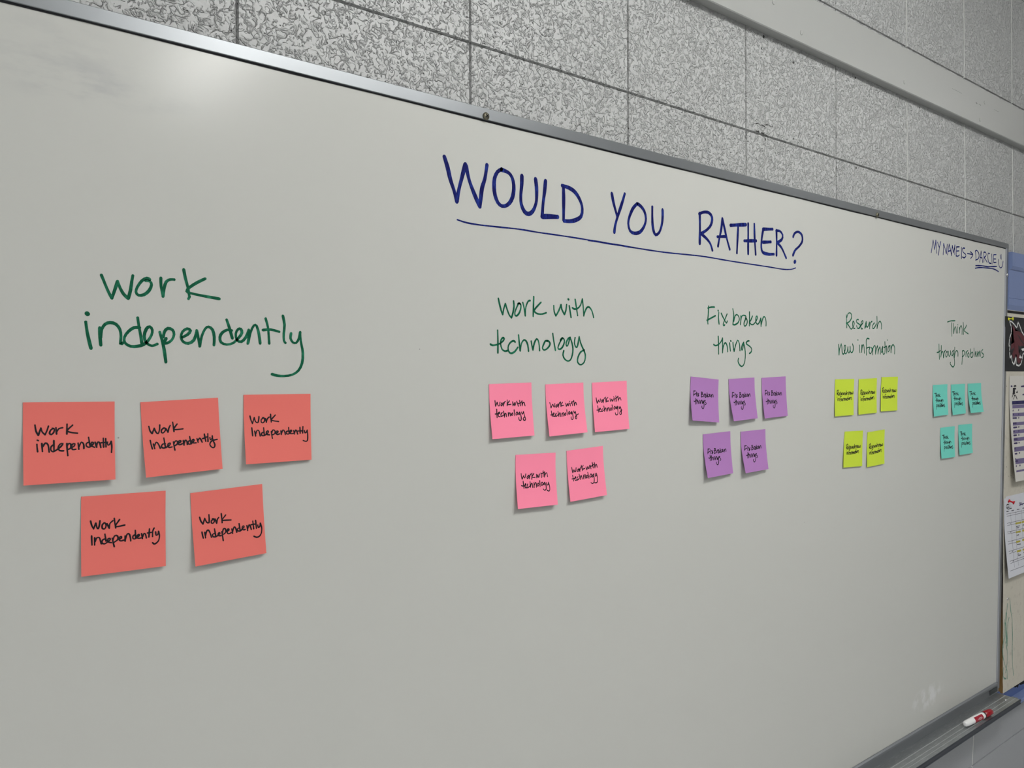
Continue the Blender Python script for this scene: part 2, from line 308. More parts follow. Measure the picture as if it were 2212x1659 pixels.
# ------------------------------------------------------------------ pen positions measured on the board (mm) and on each sheet (1/10000 of its width and height)
WRITING = {
'title':[[6.0,556.6,1887.4,561.6,1874.3,565.8,1859.3,571.5,1845.6,575.8,1831.6],[6.0,575.8,1831.6,578.9,1846.7,584.1,1864.5,589.8,1883.2],[6.0,590.9,1881.5,596.0,1862.7,604.9,1844.2,613.2,1829.8],[6.0,613.2,1829.8,614.8,1840.6,617.2,1855.9,621.9,1869.1,625.4,1887.8],[6.0,650.2,1886.1,643.0,1881.2,638.2,1871.6,637.4,1860.1,638.9,1849.0,643.6,1839.5,650.8,1835.4,659.6,1837.8,666.9,1845.2,671.0,1856.0,671.6,1867.7,668.7,1877.5,663.0,1883.0,655.0,1885.0,650.2,1885.5],[6.0,686.3,1882.8,685.9,1869.8,684.2,1855.3,685.0,1842.4,690.8,1832.8,698.3,1830.5,705.9,1835.4,711.9,1847.3,713.2,1859.3,712.9,1871.1,711.2,1882.1],[6.0,729.9,1882.2,728.1,1866.7,725.2,1849.1,723.4,1830.3],[7.0,723.4,1829.9,737.0,1831.6,752.6,1833.0],[6.0,764.5,1880.0,764.8,1861.1,764.6,1830.0],[6.0,762.1,1880.0,774.8,1878.8,787.7,1873.9,797.9,1862.9,802.2,1851.1,799.7,1839.7,789.4,1833.0,776.5,1829.4,765.5,1828.7],[5.4,864.5,1883.1,868.5,1868.6,876.3,1848.8],[5.4,893.1,1886.3,887.8,1872.7,877.4,1849.0,871.7,1833.9,869.9,1823.4],[5.4,921.5,1874.8,912.1,1866.3,903.9,1852.2,901.0,1840.6,905.0,1829.7,915.5,1826.8,928.5,1830.7,938.2,1841.6,941.8,1853.6,938.2,1864.7,929.8,1871.8,922.7,1874.5],[5.4,957.0,1874.1,956.9,1860.4,957.6,1845.5,960.0,1835.8,965.0,1829.7,973.7,1834.8,979.9,1848.1,982.0,1861.8,981.8,1872.7],[5.8,1077.1,1878.8,1077.6,1856.0,1077.0,1826.9],[5.8,1075.7,1877.7,1088.1,1882.3,1102.1,1882.8,1110.5,1875.8,1107.7,1863.0,1096.4,1852.8,1079.8,1843.9],[5.4,1081.2,1844.0,1096.4,1836.8,1106.2,1828.9,1111.3,1818.7],[5.4,1139.2,1877.5,1136.3,1859.1,1130.5,1840.4,1127.0,1827.4],[5.4,1139.8,1876.7,1145.0,1861.9,1152.3,1842.7,1160.3,1825.3],[5.4,1125.3,1843.8,1149.4,1847.0],[6.5,1162.7,1868.1,1183.6,1871.3,1208.1,1874.7],[5.4,1185.1,1870.2,1183.6,1851.5,1181.2,1820.8],[5.4,1214.9,1877.4,1214.9,1851.2,1214.8,1822.2],[5.4,1233.6,1878.6,1234.6,1853.3,1237.7,1823.3],[6.0,1203.4,1844.7,1239.3,1848.5],[5.8,1261.1,1871.3,1256.9,1855.6,1255.3,1838.3,1260.1,1829.2,1278.0,1827.5,1295.1,1829.1],[6.0,1260.1,1872.2,1291.2,1875.9],[6.0,1260.1,1847.9,1285.5,1851.3],[5.4,1303.8,1875.2,1304.5,1852.9,1303.8,1827.6],[5.4,1302.8,1874.1,1314.6,1875.0,1324.1,1868.6,1321.3,1859.5,1306.2,1852.1],[5.4,1307.8,1851.3,1321.3,1842.9,1335.7,1825.6],[5.4,1359.3,1868.5,1364.5,1876.0,1376.9,1880.3,1389.4,1875.7,1391.2,1863.8,1380.5,1852.7,1366.3,1843.3,1358.6,1832.6],[7.0,1364.2,1820.0,1366.7,1821.8],[2.2,576.5,1807.6,591.2,1805.5,613.9,1805.0,646.6,1805.9,682.3,1806.9,716.0,1806.3,756.4,1806.3,811.9,1805.8,914.6,1804.1],[2.3,813.7,1805.2,857.1,1804.5,914.3,1803.8,987.4,1803.4,1082.5,1805.7,1165.6,1804.4,1274.7,1803.7,1324.7,1803.0,1352.3,1805.1,1368.1,1809.1]],
'greeting':[[3.2,1943.1,1893.4,1948.0,1909.3,1952.9,1923.9],[3.2,1952.9,1923.9,1956.8,1912.9,1960.3,1902.5],[3.2,1960.3,1902.5,1964.1,1913.6,1967.0,1925.4],[3.2,1967.0,1925.4,1969.5,1910.1,1971.9,1894.8],[3.2,1976.0,1921.6,1980.5,1915.3,1985.6,1909.7],[3.2,1993.3,1924.7,1986.5,1910.4,1980.6,1890.9],[3.2,2006.2,1894.6,2007.6,1908.4,2009.1,1921.6],[3.2,2009.1,1921.6,2015.9,1910.6,2023.9,1898.3],[3.2,2023.9,1898.3,2026.9,1910.3,2029.0,1921.5],[3.2,2030.7,1896.2,2035.2,1911.1,2039.2,1923.2],[3.2,2039.2,1923.2,2046.1,1910.8,2052.4,1896.2],[3.2,2033.1,1904.7,2047.7,1908.2],[3.2,2052.4,1896.9,2054.6,1908.8,2057.0,1921.6],[3.2,2057.0,1921.6,2061.8,1910.9,2064.3,1904.2],[3.2,2064.3,1904.2,2068.1,1914.3,2071.2,1924.1],[3.2,2071.2,1924.1,2071.2,1911.8,2071.3,1900.7],[3.2,2080.7,1920.4,2080.1,1909.9,2079.2,1897.9],[3.2,2080.7,1920.4,2096.7,1922.4],[3.2,2080.8,1910.0,2095.2,1912.0],[3.2,2077.7,1897.8,2088.8,1898.1,2096.8,1901.7],[3.2,2109.7,1921.9,2109.8,1894.4],[3.2,2129.2,1921.7,2119.4,1921.4,2114.6,1916.7,2119.5,1910.8,2132.6,1907.1,2134.3,1901.6,2124.5,1897.1,2114.7,1898.4],[3.0,2144.1,1909.9,2174.2,1910.3],[3.0,2162.4,1916.3,2177.6,1909.9,2164.2,1899.3],[3.2,2192.9,1920.7,2195.7,1909.4,2196.4,1897.8],[3.2,2191.2,1920.5,2199.7,1923.5,2211.8,1918.1,2215.3,1909.7,2208.4,1901.8,2193.7,1897.6],[3.2,2218.8,1894.7,2223.9,1910.5,2227.3,1924.0],[3.2,2227.3,1924.0,2232.7,1909.8,2238.0,1894.9],[3.2,2220.5,1907.3,2234.4,1906.3],[3.2,2244.9,1922.0,2245.7,1909.5,2245.7,1897.1],[3.2,2244.2,1922.6,2255.5,1923.7,2259.8,1918.2,2255.5,1912.7,2246.7,1909.6],[3.2,2247.8,1909.0,2266.3,1898.1],[3.2,2282.3,1922.5,2273.3,1923.2,2269.8,1916.2,2271.6,1904.5,2278.8,1897.7,2291.5,1897.3],[3.2,2295.7,1922.3,2296.8,1909.7,2297.6,1896.3],[3.2,2307.7,1921.9,2307.0,1911.4,2308.9,1901.1],[3.2,2307.7,1921.9,2324.2,1923.9],[3.2,2307.8,1910.7,2322.4,1911.7],[3.2,2307.8,1901.0,2324.3,1903.1],[3.2,2193.8,1883.1,2231.1,1886.0,2269.9,1886.9,2291.5,1888.7,2328.1,1892.2],[3.2,2191.4,1876.0,2217.2,1880.0,2255.7,1882.4,2291.5,1883.9,2317.1,1883.0,2341.2,1879.2],[3.2,2351.0,1924.4,2352.2,1916.2],[3.2,2357.7,1927.3,2358.6,1914.5],[3.2,2341.0,1912.2,2341.0,1903.1,2344.8,1894.3,2354.2,1890.5,2365.5,1896.1,2371.1,1909.5]],
'independently':[[3.0,152.2,1701.8,155.4,1693.1,158.4,1685.4,161.4,1679.4],[3.0,161.4,1679.4,164.1,1688.0,166.7,1696.7],[3.0,166.7,1696.7,169.2,1689.5,172.3,1684.0,176.4,1679.9],[3.0,176.4,1679.9,178.6,1689.0,179.7,1697.1,180.8,1703.4],[3.0,196.8,1700.6,194.1,1701.8,189.3,1698.9,185.0,1692.3,183.6,1687.0,186.0,1683.9,191.3,1684.8,196.2,1689.5,198.4,1695.5,196.8,1698.9,193.0,1699.2],[3.0,207.5,1703.1,207.6,1694.4,209.4,1684.0],[3.0,209.4,1684.0,210.4,1692.2,212.6,1699.4,216.5,1702.1,220.5,1702.3],[3.0,230.1,1713.7,231.8,1704.4,234.5,1693.8,235.6,1684.9],[3.0,252.0,1705.6,243.8,1701.0,235.7,1695.1,232.8,1690.7,236.8,1689.2,247.2,1687.4,256.5,1686.2,266.7,1684.9],[3.0,235.8,1685.5,234.7,1683.1],[3.0,138.0,1654.7,139.1,1645.4,140.5,1637.6,142.4,1628.8],[4.6,139.2,1663.1,139.6,1662.7],[3.0,150.3,1649.6,150.5,1640.1,151.1,1632.3],[3.0,151.2,1640.1,152.1,1648.0,155.1,1653.2,159.7,1655.0,164.8,1653.6,168.4,1648.6,169.4,1641.8,168.8,1633.8,170.9,1635.0],[3.0,185.0,1660.9,186.2,1651.5,187.8,1642.3,188.8,1634.8],[3.0,186.8,1650.9,181.5,1650.7,176.2,1646.6,172.5,1640.7,173.0,1635.1,178.2,1631.7,184.5,1631.9,190.4,1633.7,194.7,1637.9,198.0,1643.8,198.8,1649.0,196.4,1652.2,193.2,1650.0,191.0,1642.4,193.1,1635.5,198.4,1632.6,203.4,1634.6],[3.0,206.0,1646.9,208.3,1638.2,210.1,1628.9,211.7,1616.0],[3.0,209.4,1641.8,210.6,1647.7,213.9,1651.1,218.4,1649.7,220.0,1645.0,217.7,1639.1,213.3,1635.8,210.0,1635.7],[3.0,212.2,1640.7,210.0,1636.5],[3.0,228.5,1642.3,233.6,1645.4,236.5,1649.5,233.1,1651.4,228.5,1648.2,226.8,1642.3,229.0,1637.6,234.1,1635.9,239.9,1639.6,242.8,1648.7],[3.0,242.8,1649.9,244.5,1641.5,245.8,1633.1],[3.0,245.8,1633.1,248.0,1644.1,251.6,1652.0,255.1,1654.2,259.3,1651.1,261.0,1643.2,260.6,1634.7],[3.0,274.3,1662.6,277.3,1653.5,280.3,1642.5],[3.0,279.7,1651.1,274.9,1651.6,269.4,1648.3,267.0,1643.4,268.1,1637.9,274.1,1635.6,281.5,1637.6,287.7,1644.0,290.8,1649.0,289.6,1653.0,286.5,1652.6,284.0,1647.6,285.2,1640.8,290.1,1639.0,295.1,1644.2,298.3,1651.8],[3.0,298.3,1652.4,298.3,1644.2,297.2,1637.3],[3.0,297.6,1638.0,300.2,1649.3,304.0,1657.4,307.2,1657.1,309.7,1648.4,311.1,1637.7],[3.0,317.5,1665.7,320.0,1656.3,320.9,1646.2,321.4,1637.9],[3.0,314.2,1652.7,323.2,1653.6,333.0,1651.4],[3.0,337.4,1669.8,339.3,1659.6,338.3,1649.2,338.5,1641.5,340.2,1639.0],[3.0,347.0,1650.1,346.3,1644.3,349.0,1639.8,353.0,1639.3,356.4,1644.6,357.9,1651.8],[3.0,357.9,1651.8,358.5,1642.0,361.0,1627.7,359.9,1615.9,355.5,1607.4,348.0,1602.6,338.7,1601.2,330.7,1601.6,324.2,1603.3]],
'technology':[[2.7,643.9,1707.4,646.2,1699.0,648.7,1691.1,651.4,1685.5],[2.7,651.4,1685.5,653.3,1693.7,656.1,1700.8],[2.7,656.1,1700.8,659.4,1692.4,663.0,1685.2,666.8,1681.7],[2.7,666.8,1681.7,669.7,1689.6,671.3,1697.9,670.6,1705.2],[2.7,682.4,1701.8,679.7,1702.5,676.0,1696.5,672.9,1689.8,673.4,1685.3,677.0,1685.4,681.3,1690.2,683.6,1696.9,683.2,1701.4,680.3,1702.9,678.1,1701.6],[2.7,687.1,1704.1,689.7,1695.6,691.5,1685.7],[2.7,691.5,1685.7,691.9,1694.0,694.0,1701.6,697.3,1706.8,700.5,1707.6],[2.7,707.2,1713.6,706.7,1702.3,706.0,1685.5],[2.7,720.6,1706.2,714.6,1701.0,708.0,1694.4,710.7,1690.7,716.7,1689.2,723.3,1689.6,730.5,1691.7],[2.7,744.9,1702.6,745.7,1694.1,749.0,1688.1],[2.7,749.0,1688.1,754.8,1696.2,759.1,1705.1],[2.7,759.1,1705.1,760.5,1698.3,765.6,1690.7],[2.7,765.6,1690.7,768.6,1696.9,770.0,1705.7],[2.7,775.2,1704.2,776.7,1697.3,778.8,1687.0],[3.6,773.3,1713.8,774.0,1713.4],[2.7,787.1,1714.4,789.1,1704.9,792.0,1690.6],[2.7,781.4,1701.5,786.1,1699.7,792.0,1701.1,798.0,1706.3,801.6,1715.7],[2.7,801.6,1715.7,803.4,1704.8,804.6,1690.7],[2.7,804.6,1690.7,807.0,1697.0,811.2,1703.4,816.1,1704.1,821.0,1699.5,823.4,1694.3,824.9,1689.0],[2.7,642.5,1663.3,642.9,1650.4,642.8,1632.2],[2.7,629.9,1644.0,633.9,1642.5,640.9,1643.5,646.9,1645.6,652.0,1649.0,653.8,1652.3,651.6,1653.4,648.5,1650.5,647.5,1644.8,650.0,1637.6,655.0,1634.8,659.7,1635.7],[2.7,673.2,1647.9,670.6,1649.5,665.4,1647.7,661.2,1642.7,660.7,1637.0,663.3,1632.9,667.4,1632.2,672.6,1634.7,677.9,1640.6],[2.7,679.2,1657.9,680.5,1647.2,682.1,1635.7],[2.7,682.1,1635.7,684.2,1645.7,688.5,1651.1,692.7,1650.0,695.9,1644.3,697.3,1635.5],[2.7,702.2,1649.8,703.5,1643.6,705.4,1637.4],[2.7,705.4,1637.4,707.8,1647.0,712.2,1653.4,715.4,1650.6,717.1,1643.9,717.8,1636.7],[2.7,732.6,1650.6,728.7,1650.9,725.3,1645.7,723.1,1640.6,725.8,1637.7,730.8,1639.1,735.9,1643.4,737.6,1647.7,734.2,1651.0,731.5,1651.4],[2.7,742.9,1661.9,744.9,1650.5,747.9,1637.7],[2.7,762.0,1656.1,758.0,1651.6,753.4,1643.8,753.4,1639.9,757.4,1639.6,762.0,1643.1,765.5,1650.1,764.3,1654.8,760.3,1656.0,757.4,1652.5],[2.7,777.1,1657.3,773.0,1655.5,769.0,1649.3,769.5,1644.6,772.4,1645.9,775.4,1653.8,777.1,1657.3],[2.7,777.1,1656.5,780.6,1648.7,782.4,1640.0,781.1,1631.3,777.6,1624.3,772.3,1622.2,766.0,1625.0,762.5,1631.0,764.3,1637.5],[2.7,786.8,1657.2,785.3,1648.8,788.9,1642.8,791.8,1645.5,795.2,1658.7],[2.7,795.2,1658.7,797.8,1650.0,803.8,1639.5,807.4,1632.5,806.7,1623.7,802.5,1618.4,796.5,1617.0,791.7,1620.9,792.4,1627.9,797.8,1635.9,805.6,1639.1]],
'fix':[[2.8,1100.9,1720.8,1099.9,1706.8,1098.4,1695.8,1098.9,1690.0],[2.8,1098.7,1717.2,1107.3,1719.3,1117.1,1719.9],[2.8,1096.2,1695.8,1107.2,1700.1,1119.6,1704.9],[2.8,1129.0,1710.9,1128.1,1701.8,1129.8,1690.8],[3.4,1127.1,1714.5,1127.6,1713.9],[2.8,1135.9,1710.0,1141.0,1703.1,1148.6,1694.7,1151.1,1693.3,1153.1,1696.9],[2.8,1152.4,1709.2,1147.3,1701.0,1142.8,1693.7,1141.6,1689.7,1143.5,1688.6,1146.0,1689.9],[2.8,1169.2,1719.2,1171.8,1708.5,1170.5,1698.8,1169.4,1691.2],[2.8,1171.8,1697.3,1175.7,1707.1,1181.6,1709.6,1186.9,1705.9,1188.2,1700.4,1183.6,1694.5,1174.4,1691.0,1169.8,1691.6],[2.8,1192.9,1707.8,1192.8,1700.5,1191.8,1692.0],[2.8,1192.8,1699.7,1195.5,1707.1,1200.8,1709.4,1207.5,1708.1,1207.5,1703.6,1202.8,1696.9,1202.2,1692.0,1204.8,1689.7,1209.5,1692.3,1212.2,1698.1,1209.6,1703.3,1206.2,1704.4],[2.8,1218.6,1716.3,1218.6,1704.1,1218.1,1691.0],[2.8,1227.9,1709.0,1223.1,1701.8,1219.7,1697.6,1223.8,1693.6,1230.6,1693.9,1237.5,1699.1,1242.3,1705.1,1242.3,1709.2,1238.9,1708.2,1237.5,1702.4,1239.6,1696.7,1244.4,1694.8,1250.0,1699.6,1253.5,1706.4],[2.8,1253.5,1706.4,1254.2,1698.9,1254.6,1691.1],[2.8,1254.6,1693.1,1257.7,1701.6,1262.6,1709.3,1267.5,1707.8,1270.4,1700.4,1270.1,1692.9],[2.8,1127.4,1669.1,1128.3,1654.6,1128.5,1638.1],[2.8,1114.6,1654.3,1119.5,1652.5,1128.3,1654.6,1135.8,1660.3,1139.4,1666.3],[2.8,1139.4,1666.3,1139.6,1653.3,1139.4,1640.3],[2.8,1139.4,1640.3,1140.9,1648.6,1144.7,1656.6,1149.2,1657.5,1153.0,1651.2,1154.5,1642.5],[2.8,1159.7,1658.1,1160.7,1651.4,1162.0,1643.8],[3.4,1162.9,1661.9,1163.7,1661.2],[2.8,1169.4,1659.1,1170.4,1650.8,1172.8,1643.2],[2.8,1172.8,1643.2,1177.0,1654.1,1182.9,1663.5,1187.5,1659.2,1189.5,1651.9,1190.1,1644.7],[2.8,1201.5,1660.3,1197.5,1656.2,1194.8,1649.6,1196.1,1645.6,1198.8,1649.7,1201.5,1660.3],[2.8,1201.5,1657.9,1204.8,1648.2,1206.1,1637.6,1204.8,1627.0,1200.8,1618.9,1194.1,1616.4,1187.5,1620.4,1184.2,1626.0,1185.9,1630.9],[2.8,1217.6,1663.2,1212.9,1662.6,1208.2,1659.3,1211.5,1656.5,1221.0,1652.6,1225.8,1647.8,1223.1,1642.4,1218.3,1640.3]],
'research':[[2.9,1555.7,1726.0,1557.2,1715.4,1557.5,1699.5],[2.9,1557.9,1720.8,1562.2,1728.6,1569.5,1731.2,1576.1,1728.5,1577.1,1721.6,1571.0,1714.5,1562.2,1710.3,1555.0,1708.9],[2.9,1557.9,1709.0,1565.2,1704.3,1572.5,1698.1,1577.6,1697.5,1584.2,1702.7,1587.9,1709.8,1583.5,1714.2,1581.0,1708.7,1582.0,1702.6,1585.7,1698.9,1590.1,1699.1],[2.9,1605.0,1718.2,1599.8,1718.4,1596.1,1714.7,1600.6,1711.0,1609.6,1708.3,1612.6,1704.5,1608.1,1699.7,1600.6,1700.2,1597.6,1704.8],[2.9,1606.6,1700.4,1615.6,1706.2,1623.9,1712.7,1623.2,1716.6,1618.6,1714.9,1614.8,1708.5,1614.8,1703.1,1618.6,1698.9,1621.7,1699.8],[2.9,1637.7,1715.6,1633.8,1708.4,1631.6,1700.9],[2.9,1637.7,1715.6,1638.5,1707.8,1640.3,1703.2,1646.2,1706.5,1650.8,1714.6],[2.9,1632.3,1701.3,1636.9,1706.2,1638.4,1711.0],[2.9,1651.6,1714.6,1652.1,1706.8,1652.4,1700.5],[2.9,1652.4,1703.6,1655.5,1713.2,1662.5,1717.0],[2.9,1672.7,1713.9,1666.4,1709.7,1664.1,1704.8,1666.4,1701.3,1672.7,1703.5,1680.6,1711.8],[2.9,1683.4,1728.6,1684.5,1716.7,1684.1,1702.0],[2.9,1684.1,1702.0,1688.5,1712.1,1696.5,1718.8,1702.1,1715.0,1703.8,1708.7,1703.0,1701.8],[2.9,1525.3,1663.3,1526.5,1654.0,1527.2,1641.9],[2.9,1527.2,1641.9,1529.3,1654.0,1535.7,1664.7],[2.9,1535.7,1664.7,1538.5,1658.0,1539.3,1648.9,1542.8,1643.7,1547.9,1646.0,1552.2,1654.4,1552.9,1661.3,1549.3,1662.0,1547.1,1655.9,1549.3,1647.5,1553.6,1644.6,1559.4,1649.2,1562.3,1659.2],[2.9,1562.3,1658.4,1563.0,1650.8,1566.0,1646.3,1571.1,1652.5,1571.1,1660.1],[2.9,1571.1,1658.6,1572.5,1650.2,1577.7,1647.2,1582.8,1651.2,1584.6,1658.9,1580.6,1665.7],[2.9,1608.9,1664.0,1609.6,1656.3,1611.5,1648.2],[3.2,1602.7,1675.0,1603.2,1674.5],[2.9,1619.0,1664.2,1619.0,1656.5,1618.7,1648.7],[2.9,1618.7,1651.8,1621.7,1662.7,1625.5,1665.2,1628.6,1659.8,1630.1,1647.3],[2.9,1650.1,1678.3,1643.1,1679.3,1637.8,1674.9,1638.5,1663.9,1638.6,1643.1],[2.9,1638.6,1657.6,1646.3,1659.7,1654.0,1660.3,1650.1,1654.7,1650.9,1648.4,1655.6,1646.5,1661.0,1650.9,1661.8,1657.3,1657.9,1660.4],[2.9,1664.2,1658.1,1665.0,1651.0,1665.4,1644.3],[2.9,1665.4,1650.2,1667.3,1659.7,1675.2,1664.7],[2.9,1677.5,1662.3,1677.5,1653.6,1678.0,1646.0],[2.9,1678.0,1646.0,1681.5,1656.8,1686.3,1664.1],[2.9,1686.3,1664.1,1688.7,1657.0,1687.9,1646.2],[2.9,1687.9,1646.2,1691.9,1656.2,1696.6,1661.9],[2.9,1696.6,1661.9,1699.1,1654.0,1699.1,1646.3],[2.9,1709.5,1663.0,1704.7,1655.7,1703.9,1649.2,1707.9,1652.5,1709.5,1663.0],[2.9,1708.7,1659.0,1709.6,1650.1,1712.8,1645.7,1718.5,1648.6,1720.1,1661.6,1718.7,1673.7],[2.9,1714.4,1660.7,1727.4,1664.2],[2.9,1726.6,1664.2,1726.6,1656.9,1727.1,1648.8],[3.0,1729.7,1678.2,1730.2,1677.5],[2.9,1742.3,1665.3,1735.7,1663.5,1732.4,1656.2,1734.0,1651.7,1739.8,1655.5,1741.4,1662.0,1737.3,1665.2],[2.9,1746.4,1665.4,1746.9,1658.1,1746.4,1649.9],[2.9,1747.3,1655.6,1751.4,1665.5,1757.2,1668.1,1763.1,1662.5,1764.0,1655.1,1762.7,1647.7]],
'think':[[3.0,2031.0,1730.3,2048.7,1733.5,2073.2,1735.1],[3.1,2054.0,1729.1,2054.4,1713.3,2055.4,1696.2],[3.1,2063.8,1727.8,2065.7,1716.2,2066.2,1702.8],[3.1,2066.2,1702.8,2069.5,1714.6,2075.2,1720.3,2079.0,1714.1,2080.6,1704.5],[3.1,2086.3,1720.3,2086.7,1712.7,2088.3,1704.8],[3.0,2088.6,1726.0,2089.3,1725.4],[3.1,2098.2,1719.4,2099.2,1712.3,2098.3,1705.5],[3.1,2098.8,1710.6,2104.0,1721.8,2109.8,1723.7,2113.8,1716.2,2113.5,1702.2],[3.1,2120.5,1732.6,2122.6,1718.2,2122.1,1702.4],[3.1,2140.3,1726.5,2133.4,1719.4,2123.6,1713.5,2133.5,1709.2,2150.4,1704.6],[3.1,1984.3,1674.2,1985.7,1656.3,1987.5,1638.0],[3.0,1974.0,1653.7,1984.8,1655.5,1992.0,1658.9],[3.1,1997.3,1671.2,1996.5,1656.5,1994.7,1643.4],[3.1,1994.7,1643.4,1998.3,1653.2,2003.8,1657.4,2007.4,1650.9,2008.4,1641.9],[3.1,2012.0,1656.7,2012.0,1649.3,2010.2,1641.9],[3.1,2010.2,1644.4,2013.8,1655.1,2020.2,1660.2],[3.1,2029.5,1657.8,2023.9,1654.5,2021.2,1647.8,2024.0,1643.3,2029.5,1647.1,2032.3,1653.8,2028.5,1657.8],[3.1,2036.9,1658.0,2036.9,1650.5,2041.6,1645.2,2047.2,1650.7,2048.1,1659.4],[3.1,2048.1,1659.4,2048.7,1650.7],[3.1,2064.1,1660.9,2057.5,1656.7,2054.7,1649.1,2058.5,1647.5,2063.2,1653.4,2065.0,1661.0],[3.1,2064.1,1657.6,2066.0,1647.6,2070.8,1634.2,2069.9,1624.2,2062.4,1619.1,2053.0,1622.4,2046.4,1627.4,2048.2,1630.7],[3.1,2071.6,1668.6,2070.7,1657.7,2069.9,1643.0],[3.1,2069.9,1643.0,2075.5,1656.1,2084.1,1660.5,2089.9,1655.5,2089.9,1646.6],[3.1,2115.0,1660.1,2115.1,1643.1,2113.3,1626.1],[3.1,2115.1,1657.6,2119.9,1661.5,2127.8,1658.7,2127.8,1652.7,2122.0,1647.5,2115.1,1645.7],[3.1,2136.7,1657.9,2136.8,1646.0],[3.1,2136.7,1650.2,2140.7,1658.0,2148.6,1661.6],[3.1,2152.6,1656.5,2146.7,1652.1,2148.7,1646.1,2153.7,1644.9,2156.6,1651.4,2151.6,1657.3],[3.1,2162.0,1666.1,2164.7,1654.9,2166.7,1645.5],[3.1,2165.7,1650.6,2170.7,1657.6,2177.8,1656.9,2178.9,1649.1,2171.8,1644.2,2165.7,1646.3],[3.1,2185.3,1668.3,2185.9,1657.9,2187.0,1646.6],[3.1,2193.1,1651.0,2198.2,1656.3,2197.2,1660.2,2193.1,1656.3,2194.2,1649.3,2200.3,1647.6,2205.5,1655.6],[3.1,2206.5,1660.0,2207.6,1646.9],[3.1,2207.6,1647.7,2212.7,1658.3,2215.8,1657.5,2215.9,1647.8],[3.1,2215.9,1647.8,2219.9,1661.9,2224.1,1658.5,2225.7,1648.0],[3.1,2239.8,1665.8,2231.4,1662.1,2233.6,1657.8,2245.2,1652.6,2243.1,1647.3,2232.6,1644.5]]}
